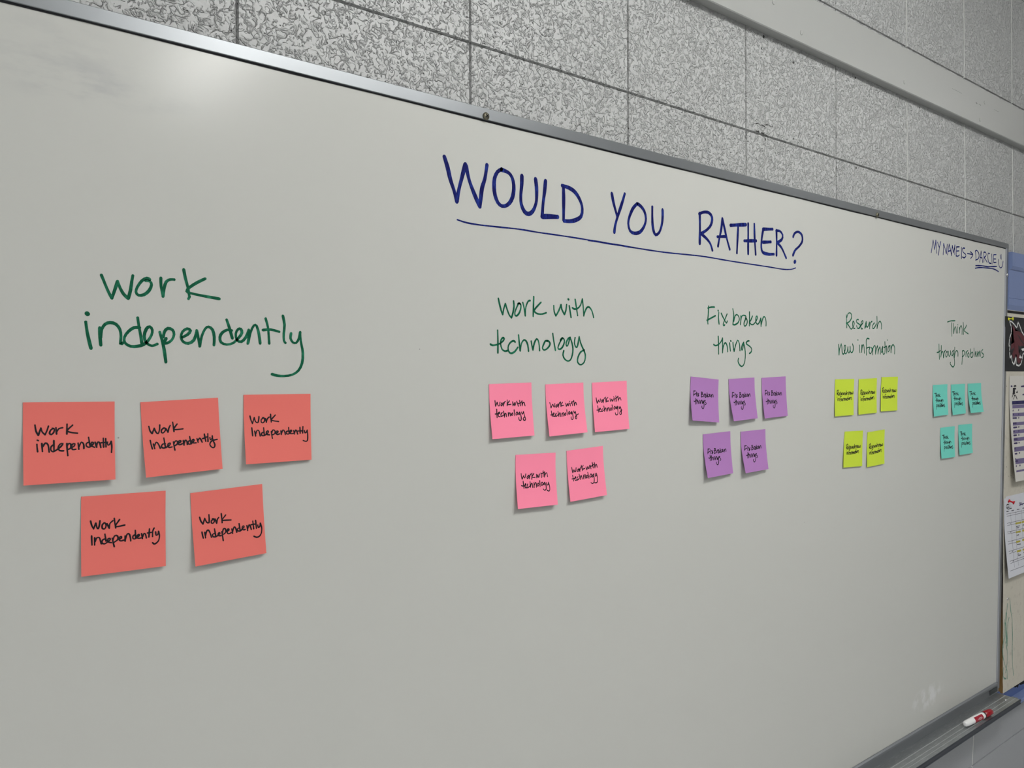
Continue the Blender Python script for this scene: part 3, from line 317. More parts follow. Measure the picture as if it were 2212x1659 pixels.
NOTES = {
'N1':{"tl":[84.77,-0.8,1576.97],"tr":[162.95,-0.8,1576.1],"bl":[83.9,-8.14,1499.56],"br":[162.09,-6.12,1498.51],"w":1.5,"s":[[1249,2787,1359,3535,1589,4051],[1589,4051,1864,3159],[1864,3159,1995,3635,2296,4000],[2296,4000,2503,3495,2662,2948],[3219,3242,2911,3430,2772,3820,2941,4000,3216,3757,3287,3324,3083,3214],[3460,3171,3523,3966],[3546,3689,3768,3300,4184,3194],[4658,2769,4629,4007],[5266,2907,4667,3569,5155,3826,5788,3929],[1433,5138,1456,5568,1504,6037],[1484,4633,1584,4684],[1950,5044,2007,6023],[2047,5440,2321,5021,2590,5229,2716,6138],[3221,4745,3229,5967],[3202,5257,2927,5481,2889,5872,3124,6119,3607,5828,4025,5452,4201,5143,3890,5209,3679,5595,3812,5996,4260,6058],[4618,5162,4644,5878,4703,6675],[4613,5559,4791,5209,5035,5260,5030,5738,4713,5921],[5135,5703,5418,5517,5492,5240,5246,5269,5102,5582,5237,5947,5589,5924],[5846,5176,5921,5940],[5946,5621,6201,5071,6447,5323,6476,5887],[7015,4499,7161,5516],[7058,5107,6769,5256,6765,5579,7050,5753,7377,5526,7561,5251,7382,5121,7269,5521,7662,5782],[7743,5137,7916,5794],[7918,5632,8033,5149,8251,5240,8388,5857],[8681,4687,8703,5831],[8433,5248,9168,5198],[8952,4739,8976,5803],[9094,5195,9236,5611,9461,5375,9576,5093],[9576,5093,9641,5793,9593,6528]]},
'N2':{"tl":[186.75,-0.8,1574.82],"tr":[264.31,-0.8,1577.96],"bl":[189.85,-8.63,1498.31],"br":[267.42,-4.6,1500.99],"w":1.5,"s":[[854,3294,970,3931,1197,4303],[1197,4303,1501,3583],[1501,3583,1650,4068,1921,4367,2138,3873,2219,3208],[2666,3680,2394,3894,2369,4248,2586,4306,2864,4013,2849,3695,2630,3661],[2957,3744,3179,4278],[3179,4278,3328,3735,3514,3392],[3861,2982,3917,3624,3948,4265],[4405,3265,3953,3867,4206,4007,5114,3979],[895,5177,977,5809,1082,6327],[1241,5678,1374,6317],[1368,5925,1620,5479,1857,5737,2066,6346],[2608,5019,2685,5973,2768,6336],[2736,5781,2364,5824,2227,6165,2471,6346,3001,6201,3317,5955,3369,5762,3105,5816,3041,6165,3213,6340,3553,6294],[3774,5641,3819,6241,3891,6764],[3806,5922,4022,5545,4280,5609,4254,5965,3900,6169],[4372,5896,4687,5726,4736,5571,4470,5587,4369,5936,4545,6112,4895,5986],[5041,5559,5107,6206],[5125,5967,5308,5544,5489,5681,5530,6166],[5913,5117,6031,6133],[5952,5643,5673,5778,5688,6101,5955,6126,6279,5915,6450,5689,6384,5522,6181,5665,6235,5992,6696,6035],[6852,5484,6972,5980],[6951,5736,7206,5435,7382,5694,7499,6029],[7867,4925,7992,5954],[7588,5551,8272,5328],[8339,4926,8287,6022],[8578,5477,8635,5809,8888,5587,8911,5262],[8905,5343,8984,5923,9183,6514,9077,6872,8797,6886,8510,6450,8781,5986,9552,5811]]},
'N3':{"tl":[291.84,-0.8,1580.58],"tr":[369.73,-0.8,1580.39],"bl":[291.66,-8.19,1504.31],"br":[369.39,-3.3,1503.81],"w":1.5,"s":[[878,3092,1004,3679,1203,4195],[1203,4195,1484,3330],[1484,3330,1647,3920,1967,4114,2128,3644,2178,3206],[2829,3447,2493,3656,2516,4097,2809,4108,3004,3747,2867,3412,2684,3406],[3121,3530,3252,4087],[3256,3977,3416,3540,3681,3327],[3876,2927,3900,3482,3957,4075],[4581,3059,4005,3707,4261,3901,5044,4040],[1085,4809,1121,5355,1165,5973],[1486,5298,1599,6030],[1612,5740,1815,5239,2071,5250,2199,5693,2256,6061],[2804,4878,2854,5869],[2832,5502,2495,5634,2481,5962,2848,6015,3228,5776,3497,5531,3430,5345,3202,5482,3188,5848,3630,5942],[3910,5476,3964,5994,4035,6476],[3939,5698,4142,5264,4438,5351,4422,5793,4041,5960],[4612,5765,4880,5629,4925,5446,4660,5471,4574,5763,4793,5958,5137,5863],[5342,5426,5398,5986],[5404,5838,5649,5328,5873,5486,5993,6013],[6538,4991,6591,5816],[6523,5514,6176,5574,6166,5872,6471,5960,6746,5786,6985,5534,6912,5381,6714,5560,6781,5900,7206,5919],[7296,5472,7398,6002],[7402,5852,7609,5410,7760,5567,7904,6025],[8282,5023,8298,5930],[7916,5574,8740,5572],[8755,4929,8692,5910],[8977,5544,9048,5888,9289,5785,9414,5487],[9414,5487,9475,6325,9418,7005,9175,7182,8742,7032]]},
'N4':{"tl":[132.51,-0.8,1483.55],"tr":[210.3,-0.8,1482.28],"bl":[131.25,-5.91,1406.25],"br":[209.03,-4.29,1404.52],"w":1.5,"s":[[1072,3165,1204,3734,1415,4199],[1415,4199,1669,3484],[1669,3484,1801,4091,1934,4253,2069,3822,2137,3233],[2674,3547,2405,3781,2404,4228,2673,4330,2842,3975,2742,3591,2573,3575],[2944,3686,3214,4312],[3214,4237,3283,3720,3624,3379],[3795,3095,3863,3703,3964,4352],[4413,3306,3965,4014,4171,4186,5034,4085],[1186,5061,1197,5578,1227,6206],[1530,5320,1525,6240],[1561,5840,1763,5383,2064,5379,2195,5838,2294,6182],[2704,5004,2834,5910],[2735,5602,2431,5716,2361,6079,2663,6224,3002,6041,3275,5811,3310,5629,3072,5639,3036,6007,3443,6165],[3548,5618,3647,6151,3780,6726],[3615,5924,3823,5349,4166,5387,4197,5840,3750,6163],[4335,5855,4612,5698,4613,5511,4371,5597,4369,5934,4575,6070,4921,5996],[5063,5485,5059,6162],[5095,5940,5308,5285,5552,5311,5689,5780,5721,6199],[6277,4896,6320,5925],[6288,5467,6006,5588,6004,5928,6249,5993,6497,5831,6746,5630,6712,5474,6499,5603,6567,5953,6957,5958],[7032,5395,7135,6054],[7136,5863,7353,5391,7530,5601,7614,6031],[8000,4885,7923,5950],[7746,5395,8214,5368],[8578,4829,8396,5233,8377,5923],[8757,5349,8827,5818,9047,5688,9122,5310],[9122,5310,9228,5939,9114,6543,8748,6886,8530,6900,8372,6728]]},
'N5':{"tl":[234.83,-0.8,1477.32],"tr":[312.01,-0.8,1480.31],"bl":[237.81,-6.98,1400.11],"br":[315.01,-4.14,1402.78],"w":1.5,"s":[[1051,3465,1178,4021,1430,4483],[1430,4483,1722,3720],[1722,3720,1947,4294,2240,4416,2309,3964,2314,3307],[2910,4055,2598,4162,2575,4507,2838,4548,3012,4226,2915,3978,2726,3950],[3103,4007,3288,4656],[3294,4580,3401,4130,3609,3889],[3986,3400,4020,4069,4031,4694],[4586,3685,4042,4306,4346,4391,5273,4494],[1220,5522,1263,5949,1343,6382],[1588,5620,1643,6394],[1666,6092,1860,5510,2095,5394,2291,5811,2433,6449],[2931,5374,3015,6315],[2924,5991,2612,6094,2664,6411,3041,6473,3361,6294,3644,6109,3538,5975,3375,6103,3431,6383,3773,6440],[3890,5916,3949,6469,4003,7176],[3949,6159,4147,5569,4415,5612,4420,6080,4131,6305],[4579,6028,4904,5846,4838,5679,4634,5803,4677,6278,4906,6354,5188,6244],[5302,5754,5373,6392],[5390,6159,5632,5532,5852,5763,5969,6332],[6368,5175,6456,6175],[6366,5766,6081,5878,6140,6163,6493,6220,6749,5985,7045,5756,6976,5586,6768,5712,6859,6121,7178,6133],[7455,5622,7524,6347],[7541,6112,7781,5554,7927,5776,8054,6274],[8336,5123,8405,6250],[8061,5598,8792,5593],[8762,5068,8789,6232],[9024,5789,9080,6159,9337,5999,9407,5569],[9407,5569,9565,6276,9474,6983,9156,7411,8739,7502,8348,7277]]},
'P1':{"tl":[626.84,-0.8,1589.31],"tr":[701.84,-0.8,1590.99],"bl":[628.53,-6.26,1514.14],"br":[703.53,-5.37,1515.55],"w":1.5,"s":[[1230,3058,1288,3673,1307,4081],[1307,4081,1719,3366],[1719,3366,1880,3945,2180,4041,2384,3395],[2732,3574,2552,3894,2639,4103,2919,3829,2838,3538],[3150,3511,3154,4127],[3198,3842,3415,3441,3633,3286],[4066,3057,3987,4125],[4576,3244,4065,3799,4368,3937,4897,3878],[5299,3441,5347,4189],[5347,4189,5708,3625],[5708,3625,5769,4209,6137,3561],[6449,3658,6610,4331],[6288,3385,6328,3420],[7011,3266,7096,4271],[6649,3833,7245,3735,7540,3372],[7540,3372,7525,4291],[7531,4207,7784,3717,8053,3729,8223,4323],[1517,4621,1474,6167],[1080,5495,1745,5489,2162,5429,2082,5180,1804,5411,1804,5941,2206,6044],[2742,5296,2403,5606,2466,6018,2953,5799],[3074,5067,3176,6179],[3196,5976,3398,5494,3597,5587,3650,6123],[4136,5409,4130,6026],[4146,5863,4393,5464,4595,5557,4604,6011],[5074,5499,4833,5817,4979,5949,5209,5754,5127,5502],[5548,4944,5606,6024],[6145,5389,5902,5708,6037,5964,6326,5730,6251,5394],[6836,5424,6547,5659,6629,5913,6927,5595],[6882,5510,7086,6187,7081,6769,6838,7046,6539,6821,6492,6445],[7317,5449,7385,5869,7677,5634,7753,5388],[7753,5388,7906,6064,8110,6743,7973,7028,7605,6923,7580,6630,7928,6399]]},
'P2':{"tl":[727.96,-0.8,1587.97],"tr":[802.75,-0.8,1590.12],"bl":[730.12,-7.0,1512.82],"br":[804.9,-7.55,1515.36],"w":1.5,"s":[[916,3563,1032,4079,1122,4593],[1122,4593,1489,4019,1666,3944],[1666,3944,1891,4468,2074,4351,2190,3802],[2614,4082,2361,4324,2449,4543,2817,4308,2732,4046],[2977,3888,3072,4579],[3105,4281,3327,3822,3515,3660],[3699,3541,3712,4487],[4205,3654,3750,4146,3959,4330,4370,4267],[4987,3913,5092,4524],[5092,4524,5444,3981],[5444,3981,5622,4467,5859,3917],[6092,3930,6202,4501],[6049,3562,6092,3599],[6649,3655,6766,4489],[6373,4032,7131,3550],[7198,3466,7257,4517],[7278,4344,7568,3879,7740,3932,7866,4377],[1131,5188,1220,6254],[869,5935,1432,5928,1794,5739,1704,5563,1448,5802,1561,6234,1958,6218],[2366,5690,2042,6010,2171,6317,2660,6050],[2804,5376,2908,6323],[2931,6153,3224,5659,3372,5840,3411,6399],[3781,5780,3757,6379],[3792,6124,4082,5670,4236,5809,4218,6366],[4705,5752,4436,6036,4578,6261,4843,6019,4705,5752],[5128,5174,5163,6213],[5718,5556,5498,5889,5642,6114,5914,5828,5776,5560],[6413,5599,6076,5925,6226,6108,6448,5775],[6459,5689,6595,6392,6565,6998,6301,7197,6044,6963,6088,6663],[6949,5545,7006,5984,7346,5657],[7346,5657,7470,6450,7581,6893,7366,7140,7172,6865,7470,6450,8100,6185]]},
'P3':{"tl":[820.5,-0.8,1589.78],"tr":[895.92,-0.8,1592.17],"bl":[822.89,-4.95,1514.51],"br":[898.33,-4.46,1516.35],"w":1.5,"s":[[1027,3114,1100,3741,1242,4238],[1242,4238,1606,3589],[1606,3589,1815,4045,2084,3791,2179,3394],[2594,3639,2324,3893,2490,4125,2824,3874,2660,3597],[2912,3565,2983,4196],[3006,3928,3237,3402,3438,3233],[3698,3111,3739,4146],[4322,3186,3711,3740,4009,3935,4515,3916],[4931,3486,5071,4079],[5071,4079,5429,3601],[5429,3601,5645,4064,5945,3537],[6150,3366,6345,4100],[6012,3160,6060,3198],[6627,2981,6767,4121],[6316,3691,7258,3147],[7265,3057,7314,4058],[7329,3877,7688,3441,7946,3454,8103,3916],[1319,4732,1435,6030],[986,5604,1666,5598,2058,5397,1887,5254,1670,5554,1752,5960,2189,5940],[2615,5429,2278,5678,2370,5996,2836,5710],[3045,4871,3119,5994],[3138,5816,3442,5296,3616,5440,3665,5936],[4005,5327,4003,5956],[4022,5777,4328,5255,4503,5400,4574,5944],[5079,5342,4795,5641,4957,5921,5242,5621,5079,5342],[5389,4773,5536,5863],[6121,5128,5836,5429,5999,5709,6350,5412,6185,5132],[6893,5125,6537,5468,6647,5655,6939,5309],[6948,5219,6984,6127,6852,6753,6512,6914,6213,6715,6178,6442],[7398,5243,7417,5698,7784,5264],[7784,5264,7969,6002,7957,6728,7614,6889,7450,6607,7682,6258,8168,5967]]},
'P4':{"tl":[672.64,-0.8,1489.48],"tr":[747.09,-0.8,1488.02],"bl":[671.17,-7.68,1414.32],"br":[745.61,-7.25,1412.76],"w":1.5,"s":[[1322,3571,1370,4130,1507,4609],[1507,4609,1881,3990],[1881,3990,2079,4431,2319,4188,2460,3680],[2886,4136,2701,4383,2856,4608,3162,4239,3006,4014],[3178,3981,3307,4636],[3326,4335,3522,3915,3758,3756],[3992,3640,3864,4800],[4445,3710,3955,4287,4231,4434,4687,4462],[5065,3920,5139,4576],[5139,4576,5404,4027],[5404,4027,5602,4561,5818,3877],[6174,3723,6352,4607],[6774,3363,6712,4454],[6222,3901,7050,3686],[7117,3515,7055,4563],[7066,4388,7390,3881,7688,3811,7820,4522],[1703,5007,1821,6338],[1252,5788,1634,5899,2087,5844,2384,5650,2230,5469,2084,5887,2219,6280,2563,6218],[2784,5591,2581,6006,2667,6311,3199,6048],[3380,5200,3410,6234],[3425,6063,3756,5483,3913,5666,3972,6315],[4331,5434,4313,6339],[4339,6039,4673,5456,4888,5643,4887,6335],[5353,5587,5095,5917,5245,6186,5561,5861,5410,5591],[5792,5138,5816,6268],[6346,5478,6087,5809,6296,6084,6615,5757,6404,5482],[7042,5523,6724,5851,6825,6032,7145,5705],[7094,5614,7334,6241,7279,6847,6909,7038,6582,6798],[7502,5640,7582,6083,7882,6015,7977,5584],[7970,5671,8204,6387,8206,6999,7942,7286,7496,7036]]},
'P5':{"tl":[768.46,-0.8,1489.26],"tr":[843.41,-0.8,1492.3],"bl":[771.51,-5.72,1413.96],"br":[846.46,-6.46,1416.89],"w":1.5,"s":[[1151,3398,1270,4048,1348,4465],[1348,4465,1715,3918],[1715,3918,1910,4395,2184,4154,2307,3576],[2756,4038,2486,4235,2649,4436,2992,4156,2832,3910],[3092,3802,3270,4463],[3300,4192,3472,3754,3748,3511],[3770,3284,3970,4361],[4268,3340,3834,3887,4130,4059,4643,3980],[4984,3743,5174,4317],[5174,4317,5496,3708],[5496,3708,5760,4200,6024,3537],[6155,3505,6327,4265],[6780,3019,6981,4154],[6315,3801,7253,3442],[7349,3128,7426,4205],[7447,4022,7758,3545,7946,3613,8080,4140],[1231,4950,1398,6103],[964,5642,1702,5642,2094,5462,1928,5306,1702,5642,1839,6021,2276,5984],[2599,5387,2310,5716,2393,6044,2861,5783],[2966,4929,3205,6007],[3167,5820,3419,5303,3593,5415,3709,5977],[4115,5249,4141,6030],[4176,5760,4499,5203,4668,5360,4654,5955],[5104,5412,4820,5654,4971,5947,5262,5661,5110,5367],[5365,4845,5526,6060],[6141,5259,5768,5676,6057,5895,6420,5569,6204,5267],[6898,5348,6459,5758,6623,5963,6931,5584],[6886,5440,6964,6281,6797,6999,6318,7216,5968,6988],[7353,5310,7343,5864,7685,5720,7740,5309],[7722,5446,7876,6206,7771,6934,7407,7213,6972,7113]]},
'U1':{"tl":[1052.06,-0.8,1598.48],"tr":[1127.8,-0.8,1592.84],"bl":[1046.52,-8.77,1523.95],"br":[1122.2,-6.03,1517.54],"w":1.6,"s":[[1192,3159,1139,3712,1067,4144,1070,4373],[1113,3301,1405,3220,1736,3201],[993,4147,1375,3977,1798,3790],[2120,3561,2075,3915,2111,4343],[2062,3419,2078,3440],[2347,3597,2503,3866,2738,4193,2819,4251,2889,4110],[2888,3634,2708,3949,2548,4232,2497,4387,2557,4431,2644,4381],[4781,3732,4771,4022,4710,4363],[4770,4054,4896,3756,5131,3658,5419,3702,5414,3879,5200,4151,5163,4347,5275,4435,5484,4324,5610,4090,5501,3889,5357,3851],[5904,3360,5892,3844,5849,4362],[6294,3638,6082,3927,5930,4099,6099,4248,6393,4227,6693,4013,6905,3771,6909,3610,6762,3653,6697,3883,6778,4103,6981,4169,7223,3975,7377,3705],[7377,3705,7399,3994,7407,4301],[7410,4220,7549,3887,7762,3580,7968,3630,8080,3914,8060,4206],[3758,3310,3860,3735,3786,4125,3725,4433],[3756,3358,4045,3289,4272,3384,4150,3650,3857,3799],[3857,3799,4260,3802,4454,4013,4297,4280,3944,4418,3725,4417],[1653,4894,1639,5513,1583,6217],[1082,5526,1277,5605,1639,5513,1962,5272,2124,5016],[2124,5016,2090,5570,2029,6124],[2029,6124,2123,5770,2305,5431,2485,5393,2616,5659,2645,6027],[2905,5367,2923,5652,2947,5970],[3045,5209,3073,5236],[3291,5325,3305,5677,3370,5995],[3370,5995,3572,5537,3831,5144,3998,5325,4053,5627,4055,5930],[4542,5279,4375,5451,4252,5723,4290,5891,4407,5720,4542,5279],[4535,5380,4635,5782,4652,6220,4561,6659,4373,6999,4103,7105,3859,6942,3753,6709,3839,6506],[5169,5163,4987,5184,4797,5324,4918,5439,5270,5600,5438,5799,5317,6020,5128,6109]]},
'U2':{"tl":[1155.98,-0.8,1593.56],"tr":[1232.87,-0.8,1596.13],"bl":[1158.49,-10.03,1518.53],"br":[1235.39,-6.18,1520.81],"w":1.6,"s":[[1213,3208,1079,3778,940,4220,910,4457],[1108,3351,1437,3282,1802,3279],[858,4220,1299,4064,1789,3892],[2172,3671,2074,4035,2052,4479],[2128,3521,2143,3543],[2415,3719,2548,4005,2760,4356,2840,4420,2936,4277],[3002,3784,2761,4102,2546,4387,2468,4545,2528,4593,2630,4546],[4822,3896,4771,4197,4663,4547],[4766,4230,4930,3927,5170,3837,5444,3895,5413,4079,5168,4352,5104,4552,5200,4649,5418,4544,5573,4307,5496,4093,5362,4047],[5959,3563,5881,4066,5766,4601],[6298,3871,6053,4161,5881,4332,6024,4495,6311,4487,6632,4278,6871,4038,6897,3870,6748,3908,6654,4144,6702,4377,6889,4455,7150,4264,7336,3991],[7336,3991,7317,4293,7282,4612],[7296,4528,7478,4188,7726,3880,7918,3941,7988,4241,7928,4545],[3891,3410,3931,3856,3804,4256,3700,4573],[3883,3460,4171,3402,4378,3511,4223,3781,3919,3923],[3919,3923,4308,3944,4466,4172,4276,4442,3915,4567,3703,4556],[1908,4960,1800,5601,1634,6324],[1227,5569,1415,5667,1800,5601,2169,5376,2373,5125],[2373,5125,2255,5696,2108,6264],[2108,6264,2259,5905,2497,5569,2689,5544,2783,5830,2756,6213],[3124,5551,3100,5847,3076,6179],[3291,5398,3317,5428],[3528,5537,3489,5904,3508,6238],[3508,6238,3785,5780,4111,5393,4256,5595,4267,5912,4223,6226],[4823,5590,4625,5755,4458,6028,4472,6205,4618,6037,4823,5590],[4800,5695,4844,6120,4795,6575,4634,7023,4386,7360,4090,7447,3865,7258,3792,7008,3913,6805],[5486,5520,5295,5527,5079,5657,5187,5786,5526,5981,5670,6201,5512,6422,5304,6498]]},
'U3':{"tl":[1255.0,-0.8,1595.27],"tr":[1333.03,-0.8,1598.03],"bl":[1257.67,-5.82,1519.74],"br":[1335.72,-3.73,1521.93],"w":1.6,"s":[[1346,3093,1248,3662,1141,4104,1128,4340],[1252,3236,1566,3166,1916,3162],[1062,4104,1476,3946,1936,3772],[2292,3550,2219,3914,2225,4357],[2242,3402,2257,3424],[2529,3598,2672,3883,2896,4231,2977,4295,3061,4152],[3096,3661,2882,3978,2693,4263,2628,4421,2689,4469,2783,4421],[4767,3877,4734,4175,4647,4521],[4730,4208,4877,3911,5113,3831,5390,3900,5370,4082,5140,4345,5088,4543,5190,4643,5401,4546,5543,4316,5453,4099,5316,4048],[5889,3589,5837,4087,5753,4617],[6245,3908,6014,4188,5853,4353,6005,4520,6291,4524,6601,4328,6827,4097,6845,3931,6698,3963,6615,4195,6676,4428,6868,4514,7118,4333,7291,4069],[7291,4069,7288,4369,7270,4685],[7279,4602,7443,4270,7676,3973,7871,4041,7956,4343,7912,4642],[3807,3356,3872,3802,3769,4197,3686,4510],[3802,3405,4088,3358,4302,3476,4161,3739,3864,3868],[3864,3868,4255,3905,4426,4138,4253,4401,3900,4512,3688,4493],[1906,5236,1849,5872,1746,6591],[1264,5843,1463,5939,1849,5872,2205,5648,2392,5398],[2392,5398,2319,5964,2219,6529],[2219,6529,2341,6173,2554,5838,2746,5813,2866,6095,2872,6476],[3189,5817,3188,6112,3192,6441],[3346,5666,3374,5695],[3597,5803,3587,6166,3635,6498],[3635,6498,3878,6042,4178,5658,4341,5856,4377,6171,4359,6482],[4916,5850,4728,6015,4580,6285,4609,6460,4743,6293,4916,5850],[4901,5954,4978,6375,4967,6826,4843,7272,4625,7608,4334,7696,4089,7509,3992,7262,4095,7059],[5584,5778,5390,5786,5181,5915,5300,6043,5659,6235,5822,6452,5680,6671,5475,6748]]},
'U4':{"tl":[1084.2,-0.8,1498.29],"tr":[1160.7,-0.8,1500.31],"bl":[1086.18,-9.55,1423.31],"br":[1162.69,-5.39,1425.25],"w":1.6,"s":[[1579,3449,1463,3974,1342,4381,1320,4599],[1482,3580,1792,3518,2137,3517],[1264,4381,1678,4239,2137,4083],[2494,3881,2410,4217,2401,4627],[2450,3743,2464,3763],[2726,3927,2858,4192,3066,4517,3144,4577,3232,4446],[3282,3991,3062,4282,2865,4544,2796,4690,2854,4734,2949,4692],[4768,4077,4725,4366,4624,4704],[4720,4398,4881,4105,5127,4017,5412,4072,5387,4249,5142,4513,5082,4706,5185,4799,5407,4697,5560,4468,5473,4262,5333,4219],[5937,3749,5871,4233,5771,4750],[6298,4043,6053,4324,5881,4490,6035,4646,6332,4637,6658,4434,6898,4200,6919,4038,6767,4075,6676,4304,6734,4528,6931,4602,7195,4417,7379,4152],[7379,4152,7370,4444,7345,4751],[7357,4670,7533,4342,7780,4042,7982,4100,8064,4390,8013,4683],[3789,3616,3842,4044,3724,4430,3626,4734],[3782,3664,4079,3605,4297,3709,4143,3970,3832,4108],[3832,4108,4236,4127,4407,4344,4219,4605,3849,4727,3629,4718],[2070,4951,1986,5567,1851,6260],[1421,5524,1609,5622,1986,5567,2342,5358,2534,5120],[2534,5120,2438,5668,2314,6213],[2314,6213,2449,5871,2671,5551,2859,5532,2963,5809,2951,6179],[3289,5547,3276,5833,3264,6153],[3448,5404,3474,5433],[3686,5544,3661,5897,3692,6220],[3692,6220,3949,5783,4256,5417,4406,5615,4429,5922,4397,6224],[4965,5623,4776,5779,4621,6038,4641,6209,4779,6050,4965,5623],[4947,5724,5005,6136,4974,6575,4834,7004,4604,7324,4316,7401,4086,7213,4003,6970,4114,6777],[5617,5570,5429,5573,5220,5693,5331,5821,5673,6017,5823,6233,5676,6443,5473,6512]]},
'U5':{"tl":[1190.99,-0.8,1497.9],"tr":[1267.05,-0.8,1499.32],"bl":[1192.39,-10.61,1423.4],"br":[1268.45,-6.57,1424.8],"w":1.6,"s":[[1417,3468,1277,4021,1130,4448,1101,4678],[1303,3605,1668,3544,2073,3549],[1039,4446,1526,4303,2067,4146],[2488,3939,2386,4292,2370,4724],[2438,3792,2454,3814],[2760,3991,2912,4273,3153,4619,3243,4684,3348,4547],[3413,4067,3150,4372,2916,4645,2833,4797,2900,4845,3013,4802],[4963,4072,4912,4362,4807,4703],[4906,4394,5062,4097,5286,4003,5539,4051,5509,4229,5279,4499,5217,4694,5304,4785,5508,4677,5655,4444,5586,4240,5462,4200],[6021,3715,5943,4202,5831,4721],[6333,4000,6102,4288,5941,4459,6072,4611,6339,4595,6639,4383,6862,4144,6888,3981,6750,4022,6660,4253,6702,4476,6875,4546,7119,4354,7294,4085],[7294,4085,7274,4376,7238,4685],[7252,4603,7423,4270,7656,3965,7833,4018,7895,4306,7838,4600],[4103,3632,4134,4060,4011,4450,3910,4757],[4095,3680,4363,3615,4554,3714,4407,3979,4123,4125],[4123,4125,4484,4134,4628,4348,4448,4614,4110,4745,3913,4741],[2195,5195,2079,5842,1903,6570],[1508,5808,1694,5907,2079,5842,2451,5616,2658,5362],[2658,5362,2532,5939,2377,6511],[2377,6511,2533,6150,2775,5811,2967,5787,3058,6075,3026,6462],[3402,5794,3374,6094,3345,6428],[3570,5641,3596,5671],[3805,5782,3761,6152,3776,6490],[3776,6490,4059,6028,4388,5638,4531,5842,4539,6163,4491,6480],[5097,5839,4898,6005,4727,6280,4739,6459,4887,6290,5097,5839],[5074,5944,5112,6375,5057,6834,4890,7286,4638,7625,4341,7712,4118,7521,4049,7268,4173,7064],[5760,5769,5569,5776,5352,5907,5458,6038,5795,6237,5936,6460,5776,6682,5567,6759]]},
'Y1':{"tl":[1511.21,-0.8,1591.01],"tr":[1586.96,-0.8,1591.65],"bl":[1506.42,-3.3,1514.96],"br":[1579.97,-3.3,1515.28],"w":1.7,"s":[[1087,3100,1154,3542,1173,4206],[1179,3321,1347,3006,1636,2912,1902,3040,1950,3325,1710,3609,1361,3765,1070,3811],[1187,3811,1481,4019,1777,4289,1982,4323,2245,4119,2388,3834,2209,3643,2112,3864,2157,4118,2305,4277,2482,4279],[3059,3521,2853,3504,2708,3646,2888,3806,3244,3935,3365,4094,3190,4284,2894,4250,2774,4059],[3130,4251,3482,4032,3803,3779,3770,3620,3594,3683,3451,3936,3454,4158,3604,4334,3723,4303],[4335,3687,4192,3972,4108,4274],[4335,3687,4371,4005,4446,4197,4670,4071,4842,3753],[4138,4259,4313,4069,4369,3878],[4872,3754,4897,4073,4913,4328],[4911,4200,5023,3818,5288,3676],[5680,3822,5444,3980,5358,4171,5451,4316,5689,4237,5982,3920],[6071,3249,6127,3729,6123,4320],[6123,4320,6282,3922,6576,3667,6791,3829,6858,4085,6834,4357],[7212,3515,7268,3847,7307,4272],[7307,4272,7383,3850,7628,3483],[7628,3483,7751,3724,7789,4043,7937,4231,8137,4156,8301,3867,8322,3628,8177,3599,8098,3810,8193,4104,8368,4213,8594,4058,8699,3715],[8700,3741,8737,4008,8857,4170,9053,3961,9044,3695],[9046,3748,9113,4042,9319,4152,9518,4023,9578,3758,9413,3515],[1373,5256,1408,5543,1496,5843],[1069,4850,1091,4870],[1872,5243,1871,5531,1854,5820],[1855,5704,2006,5297,2194,5206,2343,5404,2416,5863],[3392,4711,3054,4677,2792,4843,2831,5247,2828,6012],[2830,5478,3206,5396,3583,5371,3395,5579,3432,5809,3658,5876,3923,5710,3961,5478,3772,5367],[4074,5446,4112,5705,4134,5951],[4135,5734,4225,5384,4603,5200],[4718,5284,4719,5603,4742,5878],[4742,5878,4908,5482,5135,5215],[5135,5215,5251,5473,5214,5866],[5214,5866,5403,5499,5631,5289],[5631,5289,5747,5577,5748,5853],[6242,5244,6014,5512,5977,5746,6168,5625,6242,5244],[6205,5391,6245,5710,6399,5866,6667,5758,6740,5289,6674,4854],[6472,5326,7085,5193],[7046,5194,7049,5457,7075,5748],[7185,4688,7208,4711],[7778,5146,7470,5212,7319,5479,7397,5638,7666,5499,7741,5264,7546,5152],[7970,5141,7997,5403,7977,5696],[8014,5490,8202,5134,8472,5039,8746,5237,8789,5500,8730,5765]]},
